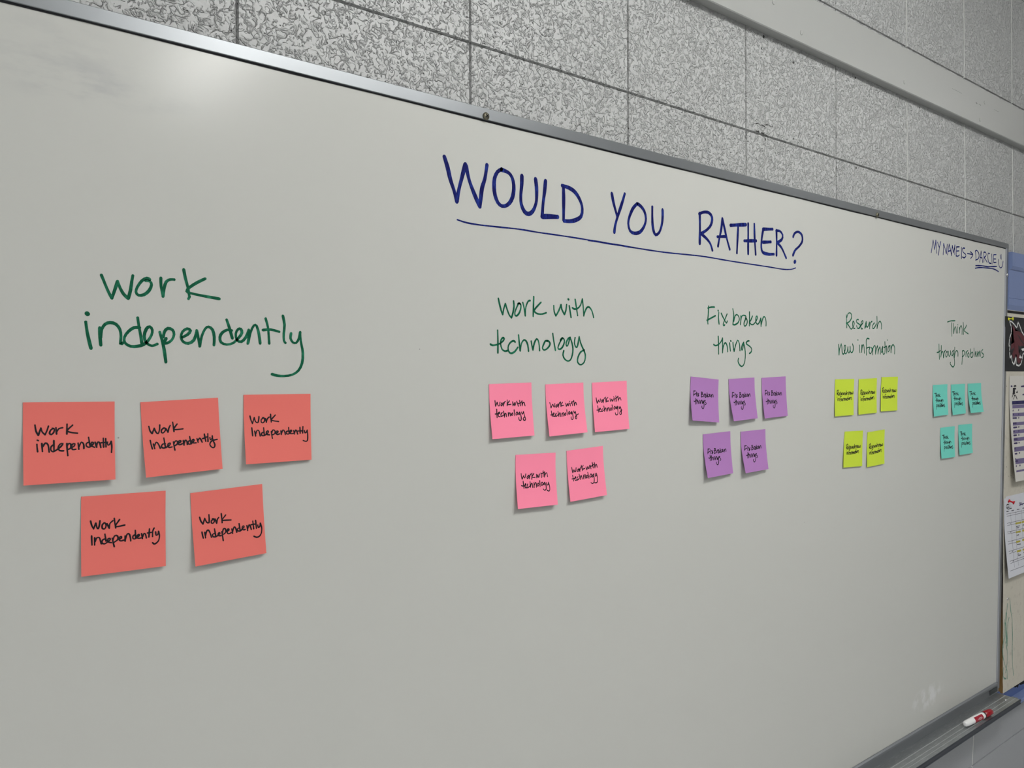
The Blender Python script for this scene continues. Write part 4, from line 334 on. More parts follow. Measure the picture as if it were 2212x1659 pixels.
'Y2':{"tl":[1605.64,-0.8,1590.9],"tr":[1682.99,-0.8,1593.2],"bl":[1599.83,-3.3,1515.4],"br":[1677.46,-3.3,1517.14],"w":1.7,"s":[[1161,3276,1223,3736,1244,4428],[1245,3504,1393,3169,1651,3062,1890,3186,1934,3483,1721,3787,1410,3961,1150,4019],[1254,4015,1518,4222,1783,4495,1966,4522,2200,4301,2327,4000,2166,3806,2081,4040,2121,4303,2254,4465,2411,4460],[2926,3651,2741,3640,2613,3793,2773,3953,3091,4076,3198,4238,3042,4442,2779,4416,2672,4221],[2989,4410,3303,4169,3590,3895,3561,3731,3403,3802,3275,4071,3278,4302,3412,4481,3517,4444],[4064,3782,3937,4084,3861,4401],[4064,3782,4096,4113,4162,4310,4362,4171,4517,3834],[3887,4384,4044,4180,4094,3980],[4543,3833,4564,4165,4577,4430],[4576,4298,4677,3896,4914,3739],[5263,3878,5052,4051,4974,4253,5056,4400,5268,4311,5531,3970],[5614,3268,5662,3766,5653,4383],[5653,4383,5799,3962,6062,3688,6253,3849,6310,4114,6286,4398],[6782,3637,6830,3984,6862,4426],[6862,4426,6938,3990,7173,3617],[7173,3617,7284,3871,7315,4203,7451,4404,7638,4331,7797,4037,7820,3789,7685,3755,7608,3971,7691,4279,7854,4398,8068,4245,8172,3891],[8172,3919,8202,4197,8311,4368,8498,4158,8495,3881],[8496,3936,8553,4244,8743,4365,8932,4237,8994,3963,8844,3706],[1233,5555,1269,5854,1355,6166],[934,5133,956,5153],[1722,5539,1721,5839,1705,6140],[1706,6020,1853,5595,2036,5499,2182,5704,2253,6183],[3211,4978,2880,4944,2623,5118,2660,5538,2655,6336],[2659,5779,3027,5692,3395,5665,3210,5882,3245,6122,3466,6190,3725,6016,3764,5774,3580,5659],[3875,5740,3910,6010,3930,6266],[3932,6040,4023,5675,4394,5482],[4505,5569,4504,5901,4523,6187],[4523,6187,4690,5774,4914,5495],[4914,5495,5025,5763,4984,6173],[4984,6173,5173,5789,5398,5570],[5398,5570,5508,5869,5506,6156],[5996,5520,5770,5800,5731,6043,5919,5916,5996,5520],[5958,5673,5993,6005,6141,6167,6404,6053,6483,5565,6424,5112],[6220,5604,6821,5463],[6784,5464,6782,5737,6802,6040],[6928,4937,6950,4961],[7500,5411,7198,5481,7045,5759,7119,5924,7384,5779,7461,5533,7273,5418],[7689,5404,7710,5677,7685,5982],[7724,5768,7915,5397,8181,5297,8445,5502,8481,5775,8418,6051]]},
'Y3':{"tl":[1703.02,-0.8,1594.88],"tr":[1778.05,-0.8,1596.01],"bl":[1694.99,-3.3,1519.3],"br":[1770.23,-3.3,1519.5],"w":1.7,"s":[[816,3267,894,3743,935,4458],[910,3504,1053,3159,1316,3050,1567,3181,1621,3487,1410,3800,1094,3977,827,4035],[934,4032,1213,4248,1493,4531,1683,4561,1919,4334,2042,4024,1870,3823,1789,4064,1837,4336,1979,4504,2141,4500],[2650,3668,2459,3656,2331,3813,2501,3980,2832,4109,2948,4277,2792,4486,2520,4458,2403,4255],[2737,4453,3054,4206,3342,3926,3308,3756,3147,3828,3023,4105,3032,4344,3175,4529,3283,4492],[3829,3812,3706,4123,3636,4450],[3829,3812,3871,4154,3944,4358,4147,4216,4297,3870],[3663,4432,3819,4224,3865,4017],[4325,3870,4355,4212,4376,4485],[4371,4348,4465,3935,4705,3775],[5069,3921,4856,4098,4781,4305,4869,4457,5086,4367,5348,4018],[5414,3295,5478,3809,5486,4444],[5486,4444,5624,4012,5889,3731,6090,3898,6156,4172,6139,4464],[6740,3753,6801,4090,6845,4520],[6845,4520,6917,4094,7164,3727],[7164,3727,7291,3972,7332,4295,7484,4487,7686,4413,7851,4124,7871,3883,7723,3852,7644,4064,7743,4362,7922,4475,8151,4321,8255,3976],[8256,4003,8295,4272,8418,4437,8616,4229,8606,3960],[8608,4014,8678,4312,8887,4426,9089,4298,9149,4032,8981,3784],[1129,5593,1171,5886,1260,6193],[833,5175,855,5195],[1595,5584,1602,5878,1594,6172],[1591,6055,1722,5641,1894,5549,2039,5753,2118,6222],[3002,5057,2685,5019,2444,5186,2490,5597,2505,6377],[2495,5833,2844,5753,3194,5732,3023,5941,3062,6176,3274,6246,3517,6080,3548,5843,3370,5728],[3653,5812,3693,6077,3719,6327],[3715,6106,3793,5750,4142,5567],[4250,5654,4256,5978,4282,6258],[4282,6258,4431,5857,4637,5587],[4637,5587,4749,5851,4720,6251],[4720,6251,4891,5878,5100,5668],[5100,5668,5212,5961,5217,6242],[5668,5628,5460,5898,5428,6135,5604,6014,5668,5628],[5635,5776,5677,6101,5821,6261,6069,6153,6132,5679,6065,5236],[5883,5713,6452,5584],[6416,5585,6421,5851,6448,6147],[6540,5073,6562,5096],[7096,5543,6810,5607,6672,5877,6746,6038,6995,5900,7062,5662,6881,5547],[7275,5540,7302,5806,7285,6103],[7318,5895,7491,5536,7740,5442,7997,5646,8037,5912,7984,6180]]},
'Y4':{"tl":[1548.57,-0.8,1481.5],"tr":[1623.75,-0.8,1480.38],"bl":[1538.83,-3.3,1406.88],"br":[1615.57,-3.3,1404.42],"w":1.7,"s":[[1353,3757,1433,4210,1485,4890],[1443,3982,1569,3652,1809,3546,2041,3669,2096,3960,1907,4259,1621,4431,1377,4488],[1475,4485,1735,4687,1997,4955,2172,4982,2383,4764,2491,4467,2330,4277,2259,4508,2309,4766,2442,4924,2591,4919],[3043,4123,2867,4113,2752,4263,2911,4421,3217,4541,3326,4700,3187,4900,2936,4875,2826,4684],[3135,4869,3422,4632,3682,4363,3647,4201,3501,4271,3392,4535,3404,4763,3538,4937,3636,4901],[4127,4250,4018,4547,3959,4858],[4127,4250,4170,4575,4240,4768,4424,4632,4557,4301],[3983,4841,4123,4641,4163,4445],[4582,4300,4615,4625,4638,4885],[4631,4755,4711,4361,4929,4207],[5265,4343,5072,4513,5007,4710,5089,4854,5287,4766,5522,4433],[5574,3745,5638,4233,5654,4836],[5654,4836,5775,4424,6014,4155,6200,4312,6264,4572,6252,4849],[6607,4070,6668,4389,6715,4797],[6715,4797,6779,4393,7011,4043],[7011,4043,7134,4276,7177,4582,7324,4765,7516,4694,7670,4419,7687,4190,7546,4161,7472,4362,7569,4645,7741,4752,7958,4605,8054,4277],[8055,4303,8095,4559,8214,4715,8401,4517,8389,4262],[8391,4313,8460,4595,8661,4703,8852,4581,8908,4328,8745,4094],[1513,5794,1559,6087,1650,6394],[1227,5379,1247,5399],[1946,5776,1959,6071,1959,6367],[1954,6249,2065,5831,2223,5736,2362,5937,2447,6407],[3242,5221,2946,5189,2726,5360,2778,5773,2810,6555],[2788,6009,3110,5922,3436,5895,3281,6108,3324,6343,3522,6409,3744,6238,3768,6000,3599,5888],[3864,5967,3908,6231,3937,6482],[3928,6260,3993,5902,4313,5712],[4416,5797,4428,6122,4458,6402],[4458,6402,4588,5997,4775,5723],[4775,5723,4884,5986,4866,6387],[4866,6387,5017,6010,5206,5795],[5206,5795,5317,6087,5326,6369],[5734,5745,5546,6019,5521,6257,5682,6133,5734,5745],[5706,5894,5751,6219,5889,6377,6117,6264,6167,5787,6096,5344],[5936,5826,6462,5686],[6429,5688,6439,5955,6468,6250],[6535,5172,6556,5195],[7060,5633,6796,5703,6672,5975,6744,6136,6973,5993,7031,5753,6860,5641],[7227,5627,7256,5893,7246,6191],[7273,5982,7428,5619,7658,5521,7900,5719,7942,5986,7897,6255]]},
'Y5':{"tl":[1641.91,-0.8,1475.56],"tr":[1717.84,-0.8,1478.55],"bl":[1636.24,-3.3,1400.51],"br":[1711.66,-3.3,1402.8],"w":1.7,"s":[[1214,3658,1273,4125,1289,4827],[1295,3889,1443,3546,1697,3434,1931,3557,1973,3858,1761,4169,1455,4351,1199,4413],[1302,4408,1560,4614,1819,4887,1999,4913,2230,4685,2356,4377,2199,4183,2114,4422,2153,4688,2282,4850,2437,4843],[2946,4014,2765,4006,2638,4163,2795,4324,3107,4444,3212,4607,3058,4816,2799,4794,2694,4597],[3006,4784,3315,4536,3598,4254,3570,4087,3415,4161,3288,4436,3290,4671,3421,4850,3525,4812],[4065,4132,3938,4440,3863,4763],[4065,4132,4095,4467,4159,4666,4356,4523,4509,4179],[3888,4745,4043,4537,4093,4332],[4535,4178,4554,4514,4567,4783],[4566,4648,4666,4239,4899,4077],[5242,4213,5034,4391,4958,4597,5037,4745,5246,4652,5505,4303],[5587,3589,5634,4094,5625,4719],[5625,4719,5768,4291,6027,4009,6214,4169,6270,4437,6246,4726],[6658,3974,6708,4306,6741,4730],[6741,4730,6822,4312,7074,3957],[7074,3957,7192,4201,7224,4520,7369,4713,7569,4645,7737,4364,7763,4128,7619,4093,7536,4300,7625,4595,7798,4711,8026,4565,8137,4228],[8138,4254,8169,4521,8286,4686,8485,4485,8482,4221],[8483,4274,8544,4568,8746,4685,8947,4564,9013,4303,8854,4056],[1339,5838,1371,6141,1451,6458],[1058,5408,1078,5429],[1802,5824,1800,6129,1783,6434],[1785,6312,1927,5881,2101,5785,2238,5994,2303,6479],[3215,5262,2901,5226,2658,5402,2691,5828,2684,6636],[2689,6072,3038,5986,3387,5960,3211,6179,3244,6422,3452,6492,3699,6317,3736,6072,3562,5955],[3841,6038,3874,6312,3892,6571],[3895,6342,3982,5973,4334,5779],[4439,5868,4436,6204,4455,6494],[4455,6494,4613,6077,4826,5795],[4826,5795,4930,6067,4891,6482],[4891,6482,5071,6094,5284,5873],[5284,5873,5387,6177,5385,6468],[5849,5826,5635,6108,5598,6354,5776,6227,5849,5826],[5813,5980,5846,6317,5986,6481,6235,6367,6310,5874,6254,5415],[6061,5912,6630,5772],[6594,5773,6593,6050,6612,6356],[6730,5240,6751,5264],[7271,5722,6985,5792,6842,6073,6912,6240,7162,6095,7235,5846,7057,5729],[7449,5717,7470,5993,7446,6302],[7483,6085,7664,5711,7914,5611,8164,5819,8199,6095,8139,6374]]},
'T1':{"tl":[1951.36,-0.8,1575.11],"tr":[2030.07,-0.8,1576.7],"bl":[1948.71,-4.8,1499.23],"br":[2025.94,-4.8,1501.4],"w":1.7,"s":[[1111,2749,1734,2688,2588,2703],[1913,2854,1900,3400,1893,3990],[2252,2925,2298,3331,2283,3791],[2283,3791,2426,3394,2634,3216,2754,3437,2785,3771],[3015,3246,3014,3506,3049,3782],[3103,3056,3129,3078],[3422,3307,3441,3554,3393,3783],[3424,3611,3624,3243,3825,3194,3944,3460,3900,3936],[4202,2920,4245,3415,4192,3949],[4856,3180,4612,3402,4269,3575,4592,3749,5146,3948],[2256,4191,2252,4896,2263,5618],[1699,4972,2208,4927,2555,4811],[2849,4339,2756,4914,2621,5423],[2621,5423,2828,5045,3096,4894,3239,5157,3245,5511],[3472,4940,3444,5229,3329,5514],[3340,5418,3550,5007,3864,4825],[4278,4937,4012,5056,3859,5308,3968,5490,4237,5355,4390,5102,4236,4935],[4617,4949,4589,5239,4780,5456,5056,5256,5131,4919],[5131,4919,5125,5258],[5860,4896,5547,5047,5391,5333,5555,5404,5790,5186,5903,4898],[5848,5026,5896,5416,6055,5941,5969,6327,5604,6506,5193,6360,4917,6155,5017,6030],[6228,4617,6147,5036,6049,5600],[6049,5600,6355,5109,6756,4961,6995,5165,6962,5505],[2218,6348,2122,7095,1931,7835],[2204,6460,2444,6302,2779,6449,2747,6711,2454,6923,2137,6983],[3171,6504,3104,7028],[3128,6841,3347,6512,3719,6378],[3868,6611,3579,6787,3634,7053,3847,7120,4017,6845,3828,6572],[4334,6217,4390,6711,4426,7128],[4411,6901,4670,6610,4977,6662,4978,7003,4640,7195,4386,7089],[5365,6187,5337,6641,5320,7133],[5612,6957,5864,6741,5840,6569,5640,6730,5647,7034,5905,7123,6172,6793],[6240,6606,6213,7175],[6218,7137,6499,6694,6629,6738,6577,7154],[6577,7154,6832,6557,6993,6716,6999,7174],[7704,6443,7326,6579,7393,6773,7861,7024,7742,7248,7276,7340]]},
'T2':{"tl":[2049.87,-0.8,1575.47],"tr":[2130.67,-0.8,1576.74],"bl":[2050.48,-4.8,1499.66],"br":[2125.83,-4.8,1501.2],"w":1.7,"s":[[690,2474,1414,2404,2404,2409],[1619,2573,1593,3137,1573,3745],[2011,2643,2059,3061,2032,3536],[2032,3536,2207,3125,2451,2938,2587,3165,2619,3509],[2894,2965,2890,3233,2927,3518],[2999,2768,3029,2790],[3368,3023,3387,3277,3329,3514],[3367,3337,3604,2955,3838,2902,3975,3175,3920,3666],[4278,2614,4327,3125,4261,3676],[5040,2875,4755,3107,4354,3290,4730,3466,5377,3664],[2162,3863,2138,4592,2126,5337],[1561,4667,2091,4623,2455,4505],[2773,4020,2661,4613,2505,5138],[2505,5138,2732,4749,3014,4595,3156,4867,3153,5232],[3404,4644,3367,4942,3241,5236],[3254,5137,3483,4714,3813,4528],[4241,4645,3962,4767,3798,5027,3907,5215,4190,5077,4354,4817,4197,4644],[4593,4660,4559,4959,4754,5184,5045,4979,5128,4632],[5128,4632,5116,4982],[5886,4613,5558,4767,5391,5061,5561,5135,5809,4911,5930,4615],[5872,4746,5917,5150,6076,5692,5980,6090,5595,6273,5167,6120,4883,5907,4990,5778],[6270,4327,6183,4759,6074,5341],[6074,5341,6398,4835,6816,4684,7064,4896,7027,5247],[2063,6120,1935,6890,1703,7656],[2044,6235,2305,6070,2658,6219,2615,6490,2296,6710,1955,6775],[3073,6273,2987,6815],[3018,6621,3261,6280,3660,6139],[3813,6379,3500,6562,3552,6836,3778,6904,3966,6619,3772,6338],[4318,5968,4367,6478,4396,6908],[4385,6674,4668,6372,4994,6423,4989,6775,4624,6975,4355,6867],[5415,5930,5379,6398,5352,6906],[5667,6722,5938,6498,5915,6320,5700,6489,5703,6802,5978,6891,6267,6549],[6341,6356,6307,6943],[6313,6904,6617,6444,6755,6489,6696,6919],[6696,6919,6972,6300,7144,6464,7147,6936],[7903,6177,7499,6320,7570,6519,8069,6774,7941,7006,7443,7105]]},
'T3':{"tl":[2146.38,-0.8,1576.61],"tr":[2227.95,-0.8,1577.71],"bl":[2147.4,-8.12,1501.58],"br":[2228.97,-6.97,1502.14],"w":1.7,"s":[[1054,2782,1794,2705,2795,2705],[1983,2879,1895,3464,1797,4094],[2373,2950,2373,3382,2287,3874],[2287,3874,2515,3447,2784,3252,2894,3487,2883,3842],[3228,3278,3191,3555,3192,3849],[3357,3073,3385,3096],[3699,3335,3687,3598,3597,3843],[3659,3659,3945,3263,4189,3206,4293,3488,4172,3996],[4667,2907,4654,3434,4514,4004],[5405,3171,5088,3413,4660,3605,5015,3783,5640,3984],[2734,4366,2598,5119,2460,5888],[2030,5206,2547,5152,2917,5025],[3299,4519,3097,5133,2859,5677],[2859,5677,3143,5272,3440,5108,3532,5386,3466,5763],[3807,5153,3722,5461,3550,5766],[3579,5663,3872,5224,4220,5027],[4612,5141,4323,5271,4121,5541,4193,5733,4489,5586,4692,5316,4570,5140],[4948,5150,4864,5459,5012,5688,5328,5472,5467,5113],[5467,5113,5395,5474],[6199,5082,5858,5245,5647,5550,5797,5624,6074,5390,6241,5083],[6163,5219,6135,5634,6190,6189,6023,6599,5618,6793,5237,6644,5005,6429,5131,6295],[6616,4781,6459,5227,6252,5827],[6252,5827,6653,5302,7081,5141,7282,5355,7184,5716],[2556,6528,2290,7324,1913,8118],[2517,6648,2805,6471,3128,6614,3037,6893,2680,7129,2331,7205],[3530,6659,3345,7217],[3412,7018,3715,6661,4135,6505],[4244,6747,3901,6943,3901,7224,4113,7287,4352,6989,4211,6706],[4818,6311,4775,6833,4724,7274],[4757,7033,5093,6716,5406,6759,5336,7120,4937,7337,4691,7233],[5911,6241,5792,6723,5671,7245],[6017,7048,6328,6810,6337,6629,6093,6807,6038,7129,6293,7212,6643,6854],[6752,6653,6608,7256],[6622,7216,7009,6737,7138,6778,6998,7221],[6998,7221,7388,6579,7527,6742,7441,7226],[8331,6427,7906,6585,7939,6787,8384,7035,8213,7275,7701,7390]]},
'T4':{"tl":[1991.96,-0.8,1470.34],"tr":[2071.93,-0.8,1470.86],"bl":[1989.3,-4.8,1394.93],"br":[2064.46,-4.8,1394.47],"w":1.7,"s":[[1270,2575,1931,2513,2838,2528],[2124,2681,2120,3235,2123,3833],[2486,2754,2543,3165,2535,3631],[2535,3631,2681,3228,2898,3047,3030,3271,3071,3608],[3305,3077,3309,3340,3353,3619],[3394,2885,3422,2907],[3739,3138,3766,3387,3720,3619],[3749,3445,3953,3073,4166,3023,4299,3291,4265,3772],[4559,2746,4620,3245,4577,3784],[5264,3007,5010,3231,4650,3407,4998,3581,5596,3780],[2616,4083,2621,4796,2639,5524],[2061,4878,2575,4827,2926,4706],[3217,4227,3131,4809,3000,5323],[3000,5323,3205,4940,3474,4785,3624,5048,3635,5405],[3856,4827,3832,5118,3721,5407],[3730,5310,3936,4894,4250,4708],[4672,4816,4405,4939,4255,5194,4369,5375,4639,5237,4788,4981,4629,4815],[5015,4825,4994,5116,5192,5332,5468,5128,5535,4789],[5535,4789,5537,5130],[6272,4759,5959,4914,5808,5202,5977,5271,6210,5050,6315,4760],[6264,4889,6323,5280,6500,5804,6423,6191,6056,6376,5633,6235,5348,6033,5446,5906],[6635,4476,6567,4897,6484,5463],[6484,5463,6780,4967,7181,4815,7430,5016,7407,5357],[2427,6263,2336,7017,2139,7768],[2414,6376,2672,6212,3040,6353,3009,6617,2695,6837,2350,6904],[3467,6401,3406,6930],[3428,6741,3659,6406,4060,6264],[4228,6495,3918,6677,3984,6944,4219,7007,4396,6727,4184,6456],[4724,6090,4799,6585,4851,7003],[4827,6775,5102,6478,5437,6524,5450,6866,5087,7066,4806,6964],[5843,6040,5829,6496,5827,6989],[6139,6807,6406,6585,6373,6414,6162,6580,6180,6884,6465,6967,6744,6631],[6810,6443,6804,7013],[6808,6975,7097,6526,7240,6567,7200,6984],[7200,6984,7453,6382,7635,6539,7662,6996],[8398,6252,7992,6395,8074,6587,8596,6828,8476,7053,7972,7155]]},
'T5':{"tl":[2092.56,-0.8,1473.07],"tr":[2174.02,-0.8,1473.01],"bl":[2090.21,-4.8,1397.17],"br":[2167.52,-4.8,1397.89],"w":1.7,"s":[[1024,2426,1687,2365,2597,2383],[1881,2539,1875,3110,1872,3725],[2243,2615,2299,3039,2288,3520],[2288,3520,2437,3105,2656,2919,2787,3151,2825,3500],[3063,2953,3066,3224,3107,3513],[3154,2754,3182,2777],[3499,3018,3523,3276,3475,3515],[3506,3335,3713,2952,3927,2901,4059,3179,4020,3677],[4323,2615,4380,3133,4332,3691],[5028,2889,4772,3121,4409,3301,4756,3484,5353,3694],[2480,3810,2486,4546,2505,5299],[1871,4625,2436,4578,2821,4458],[3141,3966,3046,4566,2902,5097],[2902,5097,3128,4703,3423,4546,3587,4820,3599,5189],[3842,4594,3816,4895,3693,5193],[3703,5093,3931,4664,4276,4475],[4739,4592,4445,4716,4280,4979,4405,5169,4702,5028,4867,4765,4692,4590],[5117,4605,5092,4908,5309,5135,5613,4927,5689,4575],[5689,4575,5689,4929],[6499,4552,6154,4709,5987,5008,6172,5082,6429,4855,6547,4554],[6490,4687,6553,5096,6744,5645,6657,6048,6253,6235,5789,6081,5477,5866,5586,5736],[6900,4261,6823,4699,6728,5289],[6728,5289,7057,4775,7499,4621,7772,4835,7745,5191],[2135,6012,2035,6789,1827,7562],[2121,6129,2387,5961,2762,6108,2729,6381,2404,6606,2051,6673],[3199,6160,3131,6706],[3156,6511,3396,6166,3808,6021],[3978,6261,3658,6448,3723,6724,3963,6791,4147,6502,3933,6221],[4491,5843,4562,6357,4609,6791],[4588,6554,4873,6248,5216,6297,5225,6653,4850,6858,4564,6750],[5638,5796,5618,6270,5609,6783],[5931,6595,6207,6366,6177,6187,5958,6359,5972,6675,6263,6763,6553,6416],[6624,6220,6609,6814],[6614,6774,6916,6308,7062,6352,7015,6787],[7015,6787,7283,6160,7468,6324,7488,6801],[8254,6028,7836,6176,7917,6377,8447,6632,8321,6867,7803,6970]]}}
EMBLEM = {"outline":[[2403.9,1747.8,2421.5,1746.4,2441.0,1738.7,2457.2,1730.2,2466.1,1747.5,2480.7,1734.6,2491.7,1722.2,2509.9,1711.3,2529.0,1698.9,2540.4,1683.4,2529.2,1670.2,2510.3,1661.3,2499.6,1655.4,2496.0,1642.5,2488.8,1631.1,2474.3,1623.9,2452.6,1627.3,2451.7,1650.5,2438.3,1626.5,2424.1,1636.2,2419.7,1654.3,2409.9,1643.7,2406.3,1663.8,2409.7,1680.6,2402.0,1679.0,2406.0,1699.9,2419.2,1715.6,2418.1,1732.3,2403.9,1747.8]],"red":[[2425.1,1738.1,2441.1,1728.9,2448.3,1720.8,2473.5,1721.6,2495.5,1715.2,2514.0,1702.9,2529.0,1690.3,2517.9,1682.9,2481.1,1679.3,2473.9,1670.6,2479.5,1653.7,2486.9,1643.8,2485.8,1635.3,2470.6,1630.2,2461.5,1639.3,2456.0,1656.2,2449.5,1657.5,2439.9,1644.7,2431.8,1644.6,2425.7,1657.1,2442.2,1675.9,2416.8,1668.2,2418.4,1683.5,2439.6,1689.6,2414.8,1693.2,2418.3,1704.4,2434.1,1716.1,2428.7,1725.7]],"dark":[[2459.1,1712.9,2475.4,1707.5,2499.3,1692.5,2517.9,1684.3,2506.8,1685.5,2488.3,1693.6,2473.7,1703.2],[2468.4,1683.2,2481.1,1677.8,2475.7,1667.8,2474.0,1653.6,2468.5,1667.7]],"white":[[2488.5,1672.3,2506.8,1674.8,2518.0,1670.0,2499.5,1666.1],[2474.1,1647.2,2481.3,1655.8,2485.7,1650.2,2493.0,1651.0,2492.3,1646.5,2481.4,1645.5]]}
SCRIBBLE = [[2415.1,977.9,2417.8,960.2,2423.0,938.9,2432.1,916.8,2434.4,890.9,2435.1,865.3,2434.0,835.0],[2400.0,965.4,2397.6,952.8,2391.4,939.8,2389.1,920.2,2391.7,899.5,2389.3,884.9],[2410.4,924.6,2402.9,912.4,2400.5,892.7,2399.5,867.7,2398.3,847.8],[2379.1,924.2,2378.0,902.3,2375.6,882.8,2378.2,872.2,2370.9,848.7],[2391.4,939.8,2387.9,910.4,2390.6,884.7,2394.5,863.7,2389.5,859.8],[2382.8,915.4,2389.3,890.0,2391.9,874.4],[2374.1,872.7,2368.1,855.5,2367.3,837.2,2372.9,815.0,2388.4,790.5,2397.8,778.4,2397.9,756.0],[2392.5,868.8,2391.0,854.3,2400.5,826.2,2399.1,805.4,2393.0,788.1,2388.5,775.6],[2434.7,859.9,2433.4,822.6,2436.8,784.2,2442.4,755.2],[2372.5,793.0,2371.7,768.5,2388.6,758.8],[2379.4,759.8,2385.5,761.4]]
TACK = [2389.8,982.9]
SCHEDULE = {"tl":[2405.24,-4.2,1596.0],"tr":[2605.24,-4.2,1596.0],"bl":[2405.24,-20.32,1304.17],"br":[2605.24,-20.32,1304.17],"figure":[[1409,1031,1625,900,2279,890,2500,995,1953,1064],[1194,1146,2063,1124,2503,1275,1956,1329,1961,1741,1525,1736,1145,1585],[1091,1614,1524,1648,1526,1824,1093,1760],[2779,1381,2947,1664,2287,1642],[1526,1765,1962,1829,1528,2264,1313,2232,1637,2002],[1962,1829,2234,1803,2841,2254,2620,2265],[1092,1731,1202,1937,827,2108,986,1876]],"header":[[924,2402,5231,2408,10649,2412,10609,2751,5193,2737,887,2737]],"bands":[[991,2768,11810,2796,11752,3151,941,3104],[917,3541,11661,3615,11581,3970,850,3876],[833,4429,11454,4484,11368,4806,758,4733],[774,5159,10703,5198,10594,5566,678,5507],[722,5898,10482,5925,10364,6286,619,6240],[687,6775,10182,6823,10020,7279,545,7207],[703,7888,9764,7967,9565,8480,527,8376],[620,8968,9372,8960,9298,9142,554,9141]],"text":[[4161,1037,5230,1015],[4731,1833,5239,1809],[1505,2543,2159,2539],[3205,2526,4488,2510],[1062,3340,1181,3284],[3032,3321,3153,3265],[1103,3692,1217,3665],[3013,3705,3129,3678],[926,4023,2227,4040],[2937,4058,3054,4031],[919,4519,2005,4519],[925,4927,2123,4919],[2726,4922,2898,4897],[546,980,923,998],[812,5308,1129,5297],[2636,5302,2801,5286],[789,5667,1814,5672],[2528,5683,2693,5668],[840,6029,1941,6047],[723,6413,1825,6425],[2383,6425,2547,6410],[721,6911,961,6900],[712,7408,1423,7405],[2142,7394,2393,7362],[698,7900,860,7887],[629,8095,1415,8102],[690,8573,783,8535],[1957,8573,2130,8539]]}
CALENDAR = {"tl":[2370.32,-4.2,1259.09],"tr":[2649.32,-4.2,1259.09],"bl":[2370.32,-16.33,1042.03],"br":[2649.32,-16.33,1042.03],"grid":[[588,2027,5101,2189],[669,2315,5092,2452],[691,3209,5022,3342],[706,3487,2844,3579],[615,4297,4884,4501],[664,4558,2714,4655],[613,5518,4715,5650],[609,5812,2612,5922],[622,6747,4517,6817],[697,7033,2420,7048],[691,7975,4288,8029],[762,8261,4239,8278],[581,9166,4050,9187],[1630,2004,1733,3645,1607,5836],[2860,1962,2898,3480,2805,5783],[4421,2006,4506,3462,4394,5618],[1657,5513,1711,7217,1642,8892],[2650,5680,2654,7175,2666,8878]],"marks":[[2847,3558,4227,3616],[4488,3633,4992,3622],[2798,4668,3869,4732],[4438,4735,4852,4736],[2702,5894,3600,5939],[4258,5920,4674,5903],[2669,7092,3611,7132],[4133,7139,4456,7153]],"text":[[628,1713,1168,1733],[1839,1763,2432,1786],[3245,1808,3852,1831],[4683,1845,5099,1858],[2931,3958,3790,3996],[2995,4141,3593,4191],[2913,5073,3427,5092],[2818,6235,3668,6316],[1385,3357,1513,3334],[1387,4442,1516,4420],[4616,4045,4945,4030],[1432,6892,1561,6873],[1381,8084,1551,8074],[2774,7452,3069,7484],[2823,7653,3510,7671],[4241,7503,4393,7487],[4087,8293,4239,8278]],"title":[[3803,937,3978,1201,3849,1402],[3891,1102,4240,1061,4066,1344,4504,1271],[4327,1028,4593,1371,4856,1274,5095,1262],[3849,1359,4241,1280,5095,1218]],"logo":[[1163,847,747,813,541,998,667,1271,958,1417],[830,824,1039,1108,749,1197,1332,1234],[958,1439,1837,1453]]}
